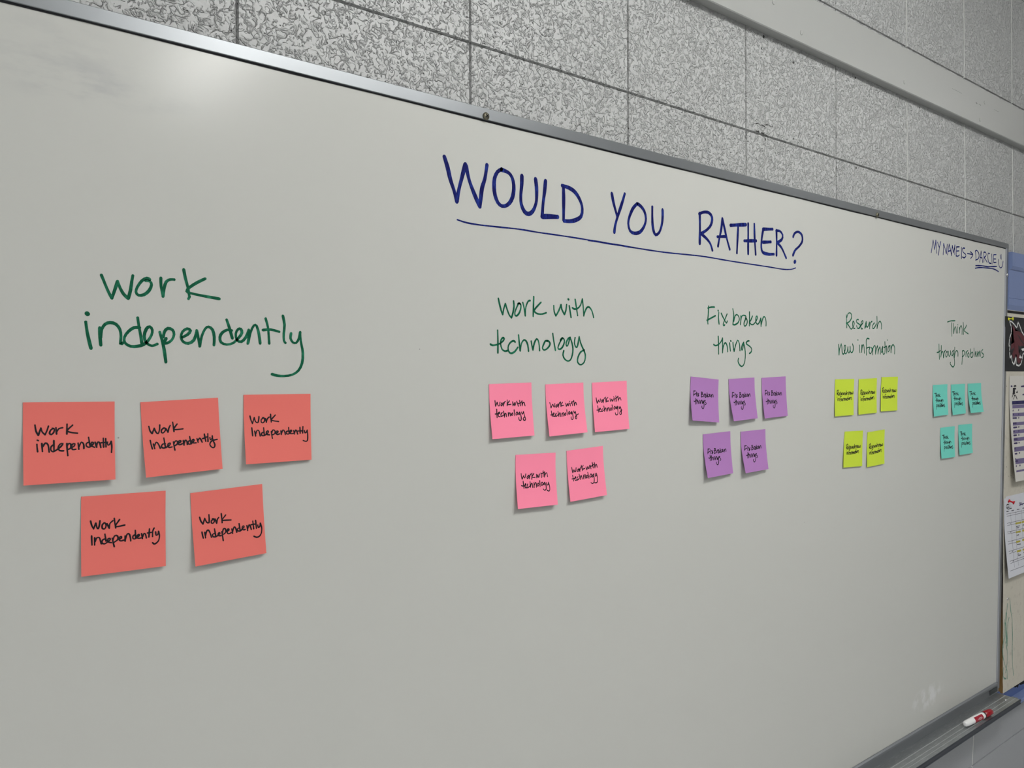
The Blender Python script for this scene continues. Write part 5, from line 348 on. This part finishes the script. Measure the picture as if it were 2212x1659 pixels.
# ------------------------------------------------------------------ room shell
X0, X1, Y1, ZC = -3.2, 5.6, -6.6, 2.95
WY = 0.008                       # face of the block wall
def block_wall():
    g = Geo()
    lean = lambda x, z: x - max(0.0, x - .9) * .0175 * (z - 2.2)
    def cells(xs, zs, mi, ln):
        for a in range(len(xs) - 1):
            for b in range(len(zs) - 1):
                xa, xb, za, zb = xs[a], xs[a + 1], zs[b], zs[b + 1]
                P = lambda x, z, y: (ln(x, z), y, z)
                i, o_ = .0020, .0004
                vs = [P(xa + i, za + i, WY), P(xb - i, za + i, WY), P(xb - i, zb - i, WY), P(xa + i, zb - i, WY)]
                vs += [P(xa + o_, za + o_, WY + .0050), P(xb - o_, za + o_, WY + .0050), P(xb - o_, zb - o_, WY + .0050), P(xa + o_, zb - o_, WY + .0050)]
                g.add(vs, [(0, 1, 2, 3)], mi)
                g.add(vs, [(0, 4, 5, 1), (2, 6, 7, 3)], mi); g.add(vs, [(1, 5, 6, 2), (3, 7, 4, 0)], 3 if mi == 1 or xa > 1.75 else mi)  # right-hand vertical joints paler: the lit groove side is put into colour
    up = [X0] + [.2906 + .3095 * k + (.004 if k == 1 else 0) for k in range(-11, 17)] + [X1]
    cells(up, [.70, .813, 1.122, 1.432, 1.7415, 2.0515, 2.360, 2.6695, ZC], 0, lean)
    lo = [X0] + [2.2045 + .412 * k for k in range(-12, 9)] + [X1]
    cells(lo, [0, .2615, .571, .70], 1, lambda x, z: x + (z - .6) * .1)
    g.add([(X0, WY + .0050, 0), (X1, WY + .0050, 0), (X1, WY + .0050, ZC), (X0, WY + .0050, ZC)], [(0, 1, 2, 3)], 2)
    g.add([(X0, .15, 0), (X1, .15, 0), (X1, .15, ZC), (X0, .15, ZC)], [(3, 2, 1, 0)], 2)
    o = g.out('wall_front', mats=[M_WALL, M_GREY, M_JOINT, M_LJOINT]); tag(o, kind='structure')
    # chipped paint and old nail holes
    c = Geo(); d = WY - .0002
    for l, wd in (((1250, 2068.6, 1258, 2069.6, 1263, 2068.2, 1270, 2069.6, 1279, 2067.6), 1.5), ((1281, 2072.5, 1290, 2073.6, 1296, 2072, 1303, 2072.4), 1.3),
                  ((1251, 2054.8, 1259, 2055.2), 3.2), ((1267, 2054.6, 1276, 2054.2), 2.2), ((1281, 2053.6, 1286, 2050.8), 2.6)):
        v, f = ribbon(smooth_line([(a / 1000, b / 1000) for a, b in pairs(l)], .002), wd / 1000, .45)
        c.add([(q.x, d, q.y) for q in v], f)
    for x, z, r in ((1274.9, 2236.4, 3), (1267.8, 2212.3, 2), (1373.4, 2211.6, 2.2), (1606.3, 2235.6, 2.8), (1609.7, 2043.8, 2.6), (1279.5, 2044.2, 2.6), (1373.4, 2063.4, 2), (1675.6, 2210.3, 1.8), (1781.5, 2210.2, 1.8), (1897.2, 2233.0, 1.8)):
        n = 10; vs = [(x / 1000, d, z / 1000)] + [(x / 1000 + math.cos(6.2832 * k / n) * r / 1000 * random.uniform(.6, 1.1), d, z / 1000 + math.sin(6.2832 * k / n) * r / 1000 * random.uniform(.7, 1.4)) for k in range(n)]
        c.add(vs, [(0, 1 + k, 1 + (k + 1) % n) for k in range(n)])
    tag(c.out('chipped_paint', M_CHIP, o), 'dark chips and nail holes in the block paint')
block_wall()
def slab(name, x0, x1, y0, y1, z0, z1, m):
    g = Geo(); g.box(x0, x1, y0, y1, z0, z1); return tag(g.out(name, m), kind='structure')
slab('floor', X0, X1, Y1, .15, -.1, 0, M_FLOOR)
slab('ceiling', X0, X1, Y1, .15, ZC, ZC + .1, M_CEIL)
slab('wall_left', X0 - .1, X0, Y1, .15, 0, ZC, M_ROOM)
slab('wall_right', X1, X1 + .1, Y1, .15, 0, ZC, M_ROOM)
slab('wall_back', X0, X1, Y1 - .1, Y1, 0, ZC, M_ROOM)

# painted board fixed along the wall above the whiteboard
g = Geo(); g.prism([(WY, 2.2425), (-.0095, 2.2425), (-.011, 2.244), (-.011, 2.3385), (-.0095, 2.340), (WY, 2.3415)], X0, X1)
trim = tag(g.out('trim_1', M_TRIM), kind='structure')
for k, (x, z) in enumerate(((1370.1, 2262.0), (1784.4, 2261.0), (2190.8, 2257.2), (1278.1, 2294.0), (2219.1, 2307.2), (956, 2262.5))):
    s = Geo(); s.lathe([(0, .0045), (.0008, .0042), (.0010, .0020), (.0004, .0012)], (x / 1000, -.0109, z / 1000), (0, -1, 0), 16)
    s.out('screw_head', M_TRIM, trim, True)
s = Geo()
for l, wd in (((2028, 2301.3, 2055, 2301.6, 2083, 2301.2), .7), ((2166, 2296.5, 2172, 2295), 2.6), ((2184, 2296, 2186, 2295.4), 2.2), ((2193, 2296, 2194.5, 2295.4), 2.2), ((2277, 2302, 2295, 2301.6, 2311, 2303), .6)):
    v, f = ribbon(smooth_line([(a / 1000, b / 1000) for a, b in pairs(l)], .003), wd / 1000); s.add([(q.x, -.0112, q.y) for q in v], f)
tag(s.out('scratch', mat('scuff', srgb(110, 110, 106), .7), trim), 'thin grey scuffs on the painted board')

# ------------------------------------------------------------------ ceiling lights
def lamp(x, y, lx, ly, power, label):
    t = empty('ceiling_light', (x, y, ZC)); tag(t, label, 'ceiling light', 'fluorescent ceiling lights')
    h = Geo(); f = .02; zb = ZC - .10
    h.box(x - lx / 2 - f, x + lx / 2 + f, y - ly / 2 - f, y + ly / 2 + f, ZC - .025, ZC)
    if lx > ly:
        h.box(x - lx / 2 - f, x - lx / 2, y - ly / 2, y + ly / 2, zb, ZC - .025); h.box(x + lx / 2, x + lx / 2 + f, y - ly / 2, y + ly / 2, zb, ZC - .025)
    else:
        h.box(x - lx / 2, x + lx / 2, y - ly / 2 - f, y - ly / 2, zb, ZC - .025); h.box(x - lx / 2, x + lx / 2, y + ly / 2, y + ly / 2 + f, zb, ZC - .025)
    h.out('housing', M_LHOUSE, t)
    e = Geo(); e.box(x - lx / 2, x + lx / 2, y - ly / 2, y + ly / 2, zb, ZC - .025, bev=.02)  # deep glowing sides, shaped to brighten the upper wall
    e.out('diffuser', glow('tube_glow', power), t)
lamp(.975, -2.15, .18, 1.2, LAMP_NEAR, 'long ceiling light nearest the whiteboard, mirrored in its upper left')
lamp(1.15, -1.30, 1.2, .26, LAMP_MAIN, 'ceiling light close to the whiteboard wall, running along it')
lamp(-1.5, -2.24, .30, 1.2, LAMP_SIDE, 'ceiling light left of the camera, near the whiteboard wall')
lamp(-1.5, -5.0, .30, 1.2, LAMP_FAR, 'added unseen ceiling light at the far left back of the room')  # unseen lamp added to raise the ambient light in the room
lamp(3.9, -1.25, 1.2, .26, LAMP_SIDE * .5, 'added unseen ceiling light beyond the right end of the whiteboard')  # unseen lamp added to brighten the upper right of the wall

# ------------------------------------------------------------------ whiteboard
BX0 = -.045
xr = lambda z: 2.3318 + (z - .7632) * .0478           # visible right end of the enamel
board = empty('whiteboard', (1.17, .004, 1.355))
tag(board, 'large wall whiteboard in an aluminium frame covered in marker headings', 'whiteboard')
g = Geo()
g.add([(BX0, 0, .757), (xr(.757) + .004, 0, .757), (xr(1.955) + .004, 0, 1.955), (BX0, 0, 1.957), (BX0, WY, .757), (xr(.757) + .004, WY, .757), (xr(1.955) + .004, WY, 1.955), (BX0, WY, 1.957)],
      [(0, 1, 2, 3), (7, 6, 5, 4), (0, 4, 5, 1), (1, 5, 6, 2), (2, 6, 7, 3), (3, 7, 4, 0)])
panel = g.out('writing_surface', M_BOARD, board)
ti = lambda x: 1.9496 - .0012 * x - .0012 * math.sin(max(0, min(1, x / 2.4)) * math.pi)   # lower edge of the top frame, slightly sagging
to = lambda x: 1.9648 - .0017 * x
FY = -.0034
g = Geo(); n = 24
xe = lambda z: 2.3470 + (z - .8024) * .0460            # outer right edge of the frame
xs = [BX0 - .013 + (xe(1.96) - BX0 + .013) * k / n for k in range(n + 1)]
vs = []
for x in xs: vs += [(x, WY, ti(x)), (x, FY + .0006, ti(x)), (x, FY, ti(x) + .0006), (x, FY, to(x) - .0008), (x, FY + .0008, to(x)), (x, WY, to(x))]
fs = []
for k in range(n):
    for j in range(5): fs.append((k * 6 + j, (k + 1) * 6 + j, (k + 1) * 6 + j + 1, k * 6 + j + 1))
fs += [tuple(range(6)), tuple(n * 6 + j for j in range(6))[::-1]]
g.add(vs, fs); top = g.out('top_frame', M_ALU, board)
g = Geo(); vs = []; fs = []
for k, x in enumerate(xs):
    if x < BX0: x = BX0
    x = min(x, xr(1.947))
    wv = .0017 + .0005 * math.sin(k * 2.1)
    vs += [(x, -.0004, ti(x) - wv), (x, -.0010, ti(x) + .0003), (x, -.0001, ti(x) + .0003)]
for k in range(n): fs += [(k * 3, k * 3 + 3, k * 3 + 4, k * 3 + 1)]
g.add(vs, fs); tag(g.out('gasket', M_GASKET, board), 'thin black seam under the top frame')
def side_frame(name, fin, fout):
    g = Geo(); za, zb = .745, 1.9475
    vs = []
    for z in (za, zb):
        i, o_ = fin(z), fout(z)
        vs += [(i, WY, z), (i, FY + .0004, z), (i + (.0006 if o_ > i else -.0006), FY, z), (o_, FY, z), (o_, WY, z)]
    g.add(vs, [(j, (j + 1) % 5, 5 + (j + 1) % 5, 5 + j) for j in range(5)] + [(4, 3, 2, 1, 0), (5, 6, 7, 8, 9)])
    return g.out(name, M_ALU, board)
rf = side_frame('side_frame', lambda z: 2.3325 + (z - .764) * .0463, xe)
side_frame('side_frame', lambda z: BX0, lambda z: BX0 - .013)
g = Geo(); g.prism([(WY, .7632), (-.0004, .7632), (-.0034, .7615), (-.0042, .7560), (-.0028, .7545), (-.0034, .7400), (-.0030, .7300), (WY, .7300)], BX0 - .013, lambda z: 2.331)
rail = g.out('bottom_rail', M_ALU, board)
tag(rail, 'dark lower rail above the tray')
g = Geo(); g.prism([(-.0005, .7640), (-.0020, .7634), (-.0047, .7612), (-.0049, .7566), (-.0040, .7562), (-.0005, .7600)], BX0, lambda z: 2.3300); tag(g.out('rail_lip', M_RLIP, rail), 'paler lip along the top of the rail')
g = Geo(); fi = lambda z: 2.3325 + (z - .764) * .0463
g.add([(fi(.764) - .0008, -.0004, .764), (fi(.764) - .0002, FY - .0003, .764), (fi(.764) + .0005, FY - .0003, .764), (fi(1.947) - .0008, -.0004, 1.947), (fi(1.947) - .0002, FY - .0003, 1.947), (fi(1.947) + .0005, FY - .0003, 1.947)], [(0, 1, 4, 3), (1, 2, 5, 4)])
tag(g.out('inner_lip', M_LIP, rf), 'pale inner lip beside the enamel, highlight in its colour')
# tray with ribbed top
prof = [(-.003, .737)]
for y in (-.0265, -.0400, -.0500):
    prof += [(y + .0012, .737), (y + .0005, .7377), (y - .0005, .7377), (y - .0012, .737)]
prof += [(-.0590, .737), (-.0595, .7375), (-.0605, .7375), (-.0605, .7345), (-.003, .7345)]
g = Geo(); g.prism(prof, BX0 - .013, lambda z: 2.324); tray = g.out('marker_tray', M_TRAY, board)
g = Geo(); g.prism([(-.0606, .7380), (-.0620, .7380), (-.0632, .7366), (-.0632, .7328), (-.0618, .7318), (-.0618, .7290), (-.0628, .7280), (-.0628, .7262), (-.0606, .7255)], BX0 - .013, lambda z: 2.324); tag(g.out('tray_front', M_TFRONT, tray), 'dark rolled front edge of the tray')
for y in (-.0265, -.0400, -.0500):
    r = Geo(); r.box(BX0, 2.318, y - .00035, y + .00035, .7376, .7379); r.out('tray_ridge', M_RIDGE, tray)
tag(tray, 'grooved grey tray along the foot of the whiteboard')
g = Geo(); g.box(2.279, 2.329, -.0046, -.0036, .7405, .7525, bev=.0003)
tag(g.out('end_clip', mat('dark_clip', srgb(74, 78, 80), .5, .5), rail), 'dark flat clip at the right end of the rail')
def screw(x, y, z, ax, r, m, parent, cross=True):
    s = Geo(); ax = Vector(ax)
    s.lathe([(0, r), (r * .25, r * .98), (r * .5, r * .75), (r * .62, r * .35), (r * .62, r * .02)], (x, y, z), ax, 20)
    o = s.out('screw', m, parent, True)
    if cross:
        c = Geo(); b = Vector((x, y, z)) + ax * (r * .66); u = ax.orthogonal().normalized(); v = ax.cross(u)
        for p, q in ((u, v), (v, u)):
            c.add([b + p * r * .55 + q * r * .16, b - p * r * .55 + q * r * .16, b - p * r * .55 - q * r * .16, b + p * r * .55 - q * r * .16], [(0, 1, 2, 3)])
        c.out('cross_slot', M_SLOT, o)
    return o
screw(.6215, FY, 1.9525, (0, -1, 0), .0052, M_SCREW, board)
screw(1.6775, FY, 1.9500, (0, -1, 0), .0052, M_SCREW, board)
screw(2.3880, FY, 1.8735, (0, -1, 0), .0050, M_STEEL, board, False)
screw(2.2890, -.0385, .7372, (0, 0, 1), .0042, M_STEEL, board, False)
g = Geo(); g.box(2.3235, 2.3300, -.054, -.040, .729, .7375, bev=.001); g.out('end_bracket', M_ALU, board)

# hand lettering on the board: each heading is its own ink mesh
LET = {'title': (M_NAVY, ((10, 'blue capital word WOULD'), (14, 'blue capital word YOU'), (33, 'blue capital word RATHER with question mark'), (99, 'blue line under the heading'))),
       'greeting': (M_NAVY, ((22, 'small blue words MY NAME IS'), (24, 'small blue arrow'), (38, 'small blue underlined name'), (40, 'blue double underline'), (99, 'blue smiley face'))),
       'independently': (M_GREEN, ((10, 'green word Work'), (99, 'green word independently'))),
       'technology': (M_GREEN, ((9, 'green word Work'), (19, 'green word with'), (99, 'green word technology'))),
       'fix': (M_GREEN, ((7, 'green word Fix'), (15, 'green word broken'), (99, 'green word things'))),
       'research': (M_GREEN, ((13, 'green word Research'), (18, 'green word new'), (99, 'green word information'))),
       'think': (M_GREEN, ((10, 'green word Think'), (23, 'green word through'), (99, 'green word problems')))}
for key, (m, words) in LET.items():
    a = 0
    for end, lab in words:
        g = Geo()
        for q, l in enumerate(WRITING[key][a:end]):
            v, f = ribbon(smooth_line([(s / 1000, t / 1000) for s, t in pairs(l[1:])], .004), l[0] / 1000)
            y = -.00012 - q * 2.5e-6
            g.add([(t.x, y, t.y) for t in v], f)
        a = end
        tag(g.out('marker_writing', m, panel), lab)

# ------------------------------------------------------------------ sticky notes
PW = 1.4
def prof_v(v): t = max(0., (v - .22) / .78); return t ** PW
class Sheet:
    def __init__(s, d):
        V = lambda k: Vector(d[k]) / 1000
        s.TL, s.TR, bl, br = V('tl'), V('tr'), V('bl'), V('br')
        s.L0, s.L1 = bl - s.TL, br - s.TR
    def pos(s, u, v, off=0.):
        c = s.TL.lerp(s.TR, u); b = s.L0.lerp(s.L1, u)
        return Vector((c.x + b.x * v, c.y + b.y * prof_v(v) - off, c.z + b.z * v))
    def body(s, name, m, parent=None, nu=10, nv=18, th=.00018):
        g = Geo(); vs = []; fs = []
        for side in (0, 1):
            for j in range(nv + 1):
                for i in range(nu + 1): vs.append(s.pos(i / nu, j / nv, 0 if side == 0 else -th))
        W_ = nu + 1; K = W_ * (nv + 1)
        for j in range(nv):
            for i in range(nu):
                a = j * W_ + i
                fs.append((a, a + W_, a + W_ + 1, a + 1)); fs.append((K + a, K + a + 1, K + a + W_ + 1, K + a + W_))
        ed = [i for i in range(W_)] + [j * W_ + nu for j in range(1, nv + 1)] + [nv * W_ + i for i in range(nu - 1, -1, -1)] + [j * W_ for j in range(nv - 1, 0, -1)]
        g.add(vs, fs)
        for a, b in zip(ed, ed[1:] + ed[:1]): g.add([vs[a], vs[b], vs[K + b], vs[K + a]], [(0, 1, 2, 3)]); return g.out(name, m, parent, True)
    def ink(s, name, strokes, width, m, parent, off=.00015, step=None, raw=False):
        g = Geo(); W_ = (s.TR - s.TL).length; Hh = s.L0.length
        for q, l in enumerate(strokes):
            P = [(a / 10000 * W_, b / 10000 * Hh) for a, b in pairs(l)]
            if raw: v, f = [Vector(p) for p in P], [tuple(range(len(P)))]
            else: v, f = ribbon(smooth_line(P, step or width * .8), width)
            g.add([s.pos(t[0] / W_, t[1] / Hh, off + q * 1.5e-6) for t in v], f)
        return g.out(name, m, parent)
PLACE = {
 'N1': 'coral sticky note at the far left of the top row of three', 'N2': 'tilted coral sticky note in the middle of the top row of three',
 'N3': 'coral sticky note at the right end of the top row, smallest looking of the five', 'N4': 'left coral sticky note of the lower pair, lowest on the whole board', 'N5': 'right coral sticky note of the lower pair, tilted up to the right',
 'P1': 'pink sticky note at the left end of the top row of three', 'P2': 'pink sticky note in the middle of the top row of three', 'P3': 'pink sticky note at the right end of the top row of three',
 'P4': 'left pink sticky note of the lower pair', 'P5': 'right pink sticky note of the lower pair, tilted up to the right',
 'U1': 'lilac sticky note at the left of its top row, sloping down to the right', 'U2': 'lilac sticky note in the middle of the top row, lower corner curling out', 'U3': 'lilac sticky note at the right end of the top row of three',
 'U4': 'left lilac sticky note of the lower pair', 'U5': 'right lilac sticky note of the lower pair',
 'Y1': 'lime sticky note at the left end of the top row of three', 'Y2': 'lime sticky note in the middle of the top row of three', 'Y3': 'lime sticky note at the right end of the top row, highest of the five',
 'Y4': 'left lime sticky note of the lower pair', 'Y5': 'right lime sticky note of the lower pair, tilted up to the right',
 'T1': 'teal sticky note at the left end of the top row of three', 'T2': 'teal sticky note in the middle of the top row of three', 'T3': 'teal sticky note at the right end of the top row, curling furthest off the board',
 'T4': 'left teal sticky note of the lower pair', 'T5': 'right teal sticky note of the lower pair'}
GRP = {'N': 'coral sticky notes under the Work independently heading', 'P': 'pink sticky notes under the Work with technology heading', 'U': 'lilac sticky notes under the Fix broken things heading',
       'Y': 'lime sticky notes under the Research new information heading', 'T': 'teal sticky notes under the Think through problems heading'}
for key, d in NOTES.items():
    sh = Sheet(d)
    o = sh.body('sticky_note', M_NOTE[key[0]])
    tag(o, PLACE[key], 'sticky note', GRP[key[0]])
    tag(sh.ink('handwriting', d['s'], d['w'] / 1000, M_BLACK, o), 'black pen handwriting')

# ------------------------------------------------------------------ dry erase marker on the tray
A = Vector((2.0308, -.0420, .7461)); B = Vector((2.1625, -.0520, .7461)); ax = (B - A).normalized(); Lm = (B - A).length
mk = empty('dry_erase_marker', A.lerp(B, .5)); tag(mk, 'red and white dry erase marker lying on the tray', 'marker')
g = Geo(); g.lathe([(0, .0035), (.001, .0052), (.004, .0066), (.010, .0072), (.034, .0076), (.036, .0079), (Lm - .046, .0080), (Lm - .044, .0078)], A, ax, 28); g.out('barrel', M_MWHITE, mk, True)
g = Geo(); g.lathe([(Lm - .0445, .0076), (Lm - .0445, .0083), (Lm - .041, .0083), (Lm - .041, .0070)], A, ax, 28); g.out('collar', M_MBLK, mk)
g = Geo(); g.lathe([(Lm - .041, .0072), (Lm - .041, .0080), (Lm - .012, .0076), (Lm - .005, .0070), (Lm - .0015, .0052), (Lm, .0025)], A, ax, 28); g.out('cap', M_MRED, mk, True)
u = ax.orthogonal().normalized(); w2 = ax.cross(u)
tgt = Vector((-.35, -.9, .25)).normalized(); phi = math.atan2(tgt.dot(w2), tgt.dot(u))
g = Geo(); g.lathe([(.037, .00812), (Lm - .056, .00812)], A, ax, 20, ang=(phi - 1.0, phi + .95)); lab = g.out('label', M_MLAB, mk, True)
g = Geo()
for k, (t0, t1, dp) in enumerate(((.052, .066, .25), (.049, .060, -.05), (.062, .070, .02), (.056, .068, -.25))):
    vs = []; n = 8
    for j in range(n + 1):
        t = t0 + (t1 - t0) * j / n
        for e in (-.05, .05):
            a = phi + dp + e + .07 * math.sin(j * 1.9 + k)
            vs.append(A + ax * t + (u * math.cos(a) + w2 * math.sin(a)) * .00822)
    g.add(vs, [(2 * j, 2 * j + 1, 2 * j + 3, 2 * j + 2) for j in range(n)])
g.out('label_print', M_PWHITE, lab)

# ------------------------------------------------------------------ bulletin board beyond the whiteboard
bb = empty('bulletin_board', (3.0, .004, 1.3)); tag(bb, 'cream bulletin board in a blue painted frame right of the whiteboard', 'bulletin board')
PX, PE, PY = 2.368, 3.62, -.003
WB = WY - .0006
px = lambda z: max(PX, xe(z) + .0012)
g = Geo(); zt, zb0 = 1.79, .7225
nz = 60; vs = []; fs = []; mi = []
for k in range(nz + 1):
    z = zb0 + (zt - zb0) * k / nz
    wob = (.0012 * math.sin(k * 1.7) + .0010 * math.sin(k * .9 + 1)) * (1 if z < 1.1 else .3)
    vs += [(px(z) + abs(wob), PY, z), (px(z) + abs(wob) * .5, WB, z), (PE, PY, z), (PE, WB, z)]
for k in range(nz):
    a = 4 * k
    fs += [(a, a + 2, a + 6, a + 4), (a + 1, a, a + 4, a + 5)]; mi += [0, 1]
fs += [(0, 1, 3, 2)]; mi += [1]
g.v = vs; g.f = fs; g.i = mi
pan = g.out('pin_surface', mats=[M_PANEL, M_BROWN], parent=bb)
g = Geo()
for q, l in enumerate(SCRIBBLE):
    v, f = ribbon(smooth_line([(a / 1000, b / 1000) for a, b in pairs(l)], .006), .0032 if q != 4 else .008, .3)
    g.add([(t.x, PY - .0002 - q * 2e-6, t.y) for t in v], f)
tag(g.out('marker_scribble', M_SCRIB, pan), 'faint green marker scribble low on the cream panel')
g = Geo()
for k in range(46):
    x, z = random.uniform(2.385, 2.60), random.choice((random.uniform(1.25, 1.62), random.uniform(.76, 1.0), random.uniform(1.24, 1.34)))
    r = random.uniform(.0006, .0016); g.add([(x + r * math.cos(a), PY - .0002, z + r * 1.2 * math.sin(a)) for a in (0, 1, 2, 3, 4, 5.2)], [(0, 1, 2, 3, 4, 5)])
g.out('pin_hole', mat('pin_hole_dark', srgb(96, 90, 80), .9), pan)
bb_hole = [o for o in COL.objects if o.name.startswith('pin_hole')][0]; bb_hole['kind'] = 'stuff'
# blue frame: cap moulding, flat board, sloping under lip
g = Geo(); g.prism([(WB, 1.9375), (-.0115, 1.9375), (-.0125, 1.9365), (-.0125, 1.8985), (-.0085, 1.8905), (-.0060, 1.8885), (WB, 1.8885)], 2.4012, PE)
tag(g.out('top_cap', M_BLUE, bb), 'blue cap moulding along the top')
g = Geo(); g.prism([(WB, 1.8885), (-.0060, 1.8885), (-.0060, 1.8120), (-.0048, 1.8108), (-.0060, 1.8096), (-.0060, 1.7925), (PY + .0003, 1.7770), (WB, 1.7770)], lambda z: xe(z) + .0012, PE)
tag(g.out('top_board', M_BLUE, bb), 'flat blue board under the cap')
g = Geo(); g.box(2.3935, PE, PY - .0006, WB, 1.7700, 1.7772); tag(g.out('shade_strip', M_DARK, bb), 'black strip for the shade under the blue board')  # solid black strip stands in for the shade below the top board
g = Geo(); g.prism([(WB, .7260), (.0035, .7260), (.0035, .6600), (WB, .6600)], 2.3480, PE); g.out('bottom_board', M_BLUE_SHADE, bb)
g = Geo(); g.prism([(.0035, .6920), (-.0190, .6920), (-.0215, .6900), (-.0220, .6850), (-.0160, .6760), (-.0060, .6700), (.0035, .6690)], 2.372, PE); tag(g.out('ledge', M_BLUE, bb), 'blue ledge moulding along the bottom')
g = Geo(); pts = [(2.458, .7225), (2.470, .7120), (2.486, .7110), (2.492, .7055), (2.500, .7150), (2.512, .7090), (2.530, .7080), (2.560, .7040), (2.60, .7000), (2.66, .7055), (2.72, .7240)]
g.add([(x, .0030, z) for x, z in pts], [tuple(range(len(pts)))]); tag(g.out('torn_gap', M_DARK, bb), 'ragged black gap under the panel')
g = Geo(); g.lathe([(0, .0045), (.0008, .0042), (.0022, .002)], (2.3995, PY, .9785), (0, -1, 0), 14)
tk = g.out('thumbtack', M_STEEL, None, True); tag(tk, 'tiny silver thumbtack in the bare lower part of the cream panel', 'thumbtack')

# poster with the animal head emblem
px0, px1, pz0, pz1 = 2.377, 2.665, 1.6088, 1.7600
g = Geo(); g.box(px0, px1, PY - .0007, PY - .0001, pz0, pz1)
po = g.out('poster', M_POSTER); tag(po, 'black poster with a dark red wolf head emblem outlined in white', 'poster')
def flat(name, loops, m, off, parent):
    g = Geo()
    for l in loops:
        bm = bmesh.new(); vv = [bm.verts.new((a / 1000, PY - off, b / 1000)) for a, b in pairs(l)]
        bm.faces.new(vv); bmesh.ops.triangulate(bm, faces=bm.faces[:]); g.bm(bm)
    return g.out(name, m, parent)
em = flat('emblem', EMBLEM['red'], M_RED, .0009, po); em['label'] = 'dark red animal head in profile'
g = Geo()
for l in EMBLEM['outline']:
    P = [Vector((a / 1000, b / 1000)) for a, b in pairs(l)]
    for a, b in zip(P, P[1:]):
        v, f = ribbon([a, b], .0042, 0); g.add([(t.x, PY - .00095, t.y) for t in v], f)
tag(g.out('emblem_outline', M_PWHITE, em), 'white outline')
flat('emblem_marking', EMBLEM['dark'], M_POSTER, .0010, em)
tag(flat('emblem_teeth', EMBLEM['white'], M_PWHITE, .00105, em), 'white teeth')

# class schedule sheet and calendar pages, both curling away from the panel
sh = Sheet(SCHEDULE); o = sh.body('schedule_sheet', M_CREAM, None, 8, 24)
tag(o, 'printed schedule sheet with purple rows and a runner, curling below the black poster', 'paper sheet')
sh.ink('table_header', SCHEDULE['header'], 0, M_NAVYP, o, .0002, raw=True)
for l in SCHEDULE['bands']: sh.ink('table_row', [l], 0, M_PURPLE, o, .0002, raw=True)
sh.ink('runner_figure', SCHEDULE['figure'], 0, M_INKP, o, .0002, raw=True)
for l in SCHEDULE['text']: sh.ink('print', [l], .0045, M_VIO, o, .0003)
sh = Sheet(CALENDAR); o = sh.body('calendar_sheet', M_WHITE, None, 8, 24)
tag(o, 'tilted white monthly calendar page with yellow highlighted days under a red push pin', 'calendar')
sh.ink('grid_lines', CALENDAR['grid'], .0011, M_GREYP, o, .0002)
sh.ink('highlighting', CALENDAR['marks'], .0052, M_YELP, o, .00025)
for l in CALENDAR['text']: sh.ink('print', [l], .0024, M_GREYP, o, .00027)
sh.ink('title_print', CALENDAR['title'], .0022, M_VIO, o, .0003)
sh.ink('logo_print', CALENDAR['logo'], .0020, M_INKP, o, .0003)
d2 = {k: list(v) for k, v in CALENDAR.items() if k in ('tl', 'tr', 'bl', 'br')}
for k in d2: d2[k][1] += .7 if k[0] == 't' else 4.5; d2[k][0] += 14; d2[k][2] += 4
o2 = Sheet(d2).body('calendar_sheet', M_WHITE, None, 8, 24); tag(o2, 'white page showing along the top edge behind the calendar page', 'calendar')

def push_pin(base, ax, m, label, L=.0115, r=.0042):
    b = Vector(base); t = empty('push_pin', b); tag(t, label, 'push pin')
    g = Geo(); g.lathe([(0, r * .95), (.0012, r), (.0022, r * .85), (.003, r * .5), (L - .0045, r * .42), (L - .003, r * .75), (L - .002, r * 1.08), (L - .0004, r * 1.05), (L, r * .8)], b, ax, 18); g.out('grip', m, t, True)
    g = Geo(); g.lathe([(-.0035, .0003), (0, .0005)], b, ax, 8); g.out('needle', M_STEEL, t)
push_pin((2.3975, PY - .0008, 1.7530), (0.05, -1, .0), M_YPIN, 'yellow push pin at the top left corner of the black poster', .0125)
push_pin((2.4010, PY - .0020, 1.2505), (.14, -1, -.30), M_RPIN, 'red push pin at the top left of the calendar page', .0140, .0052)
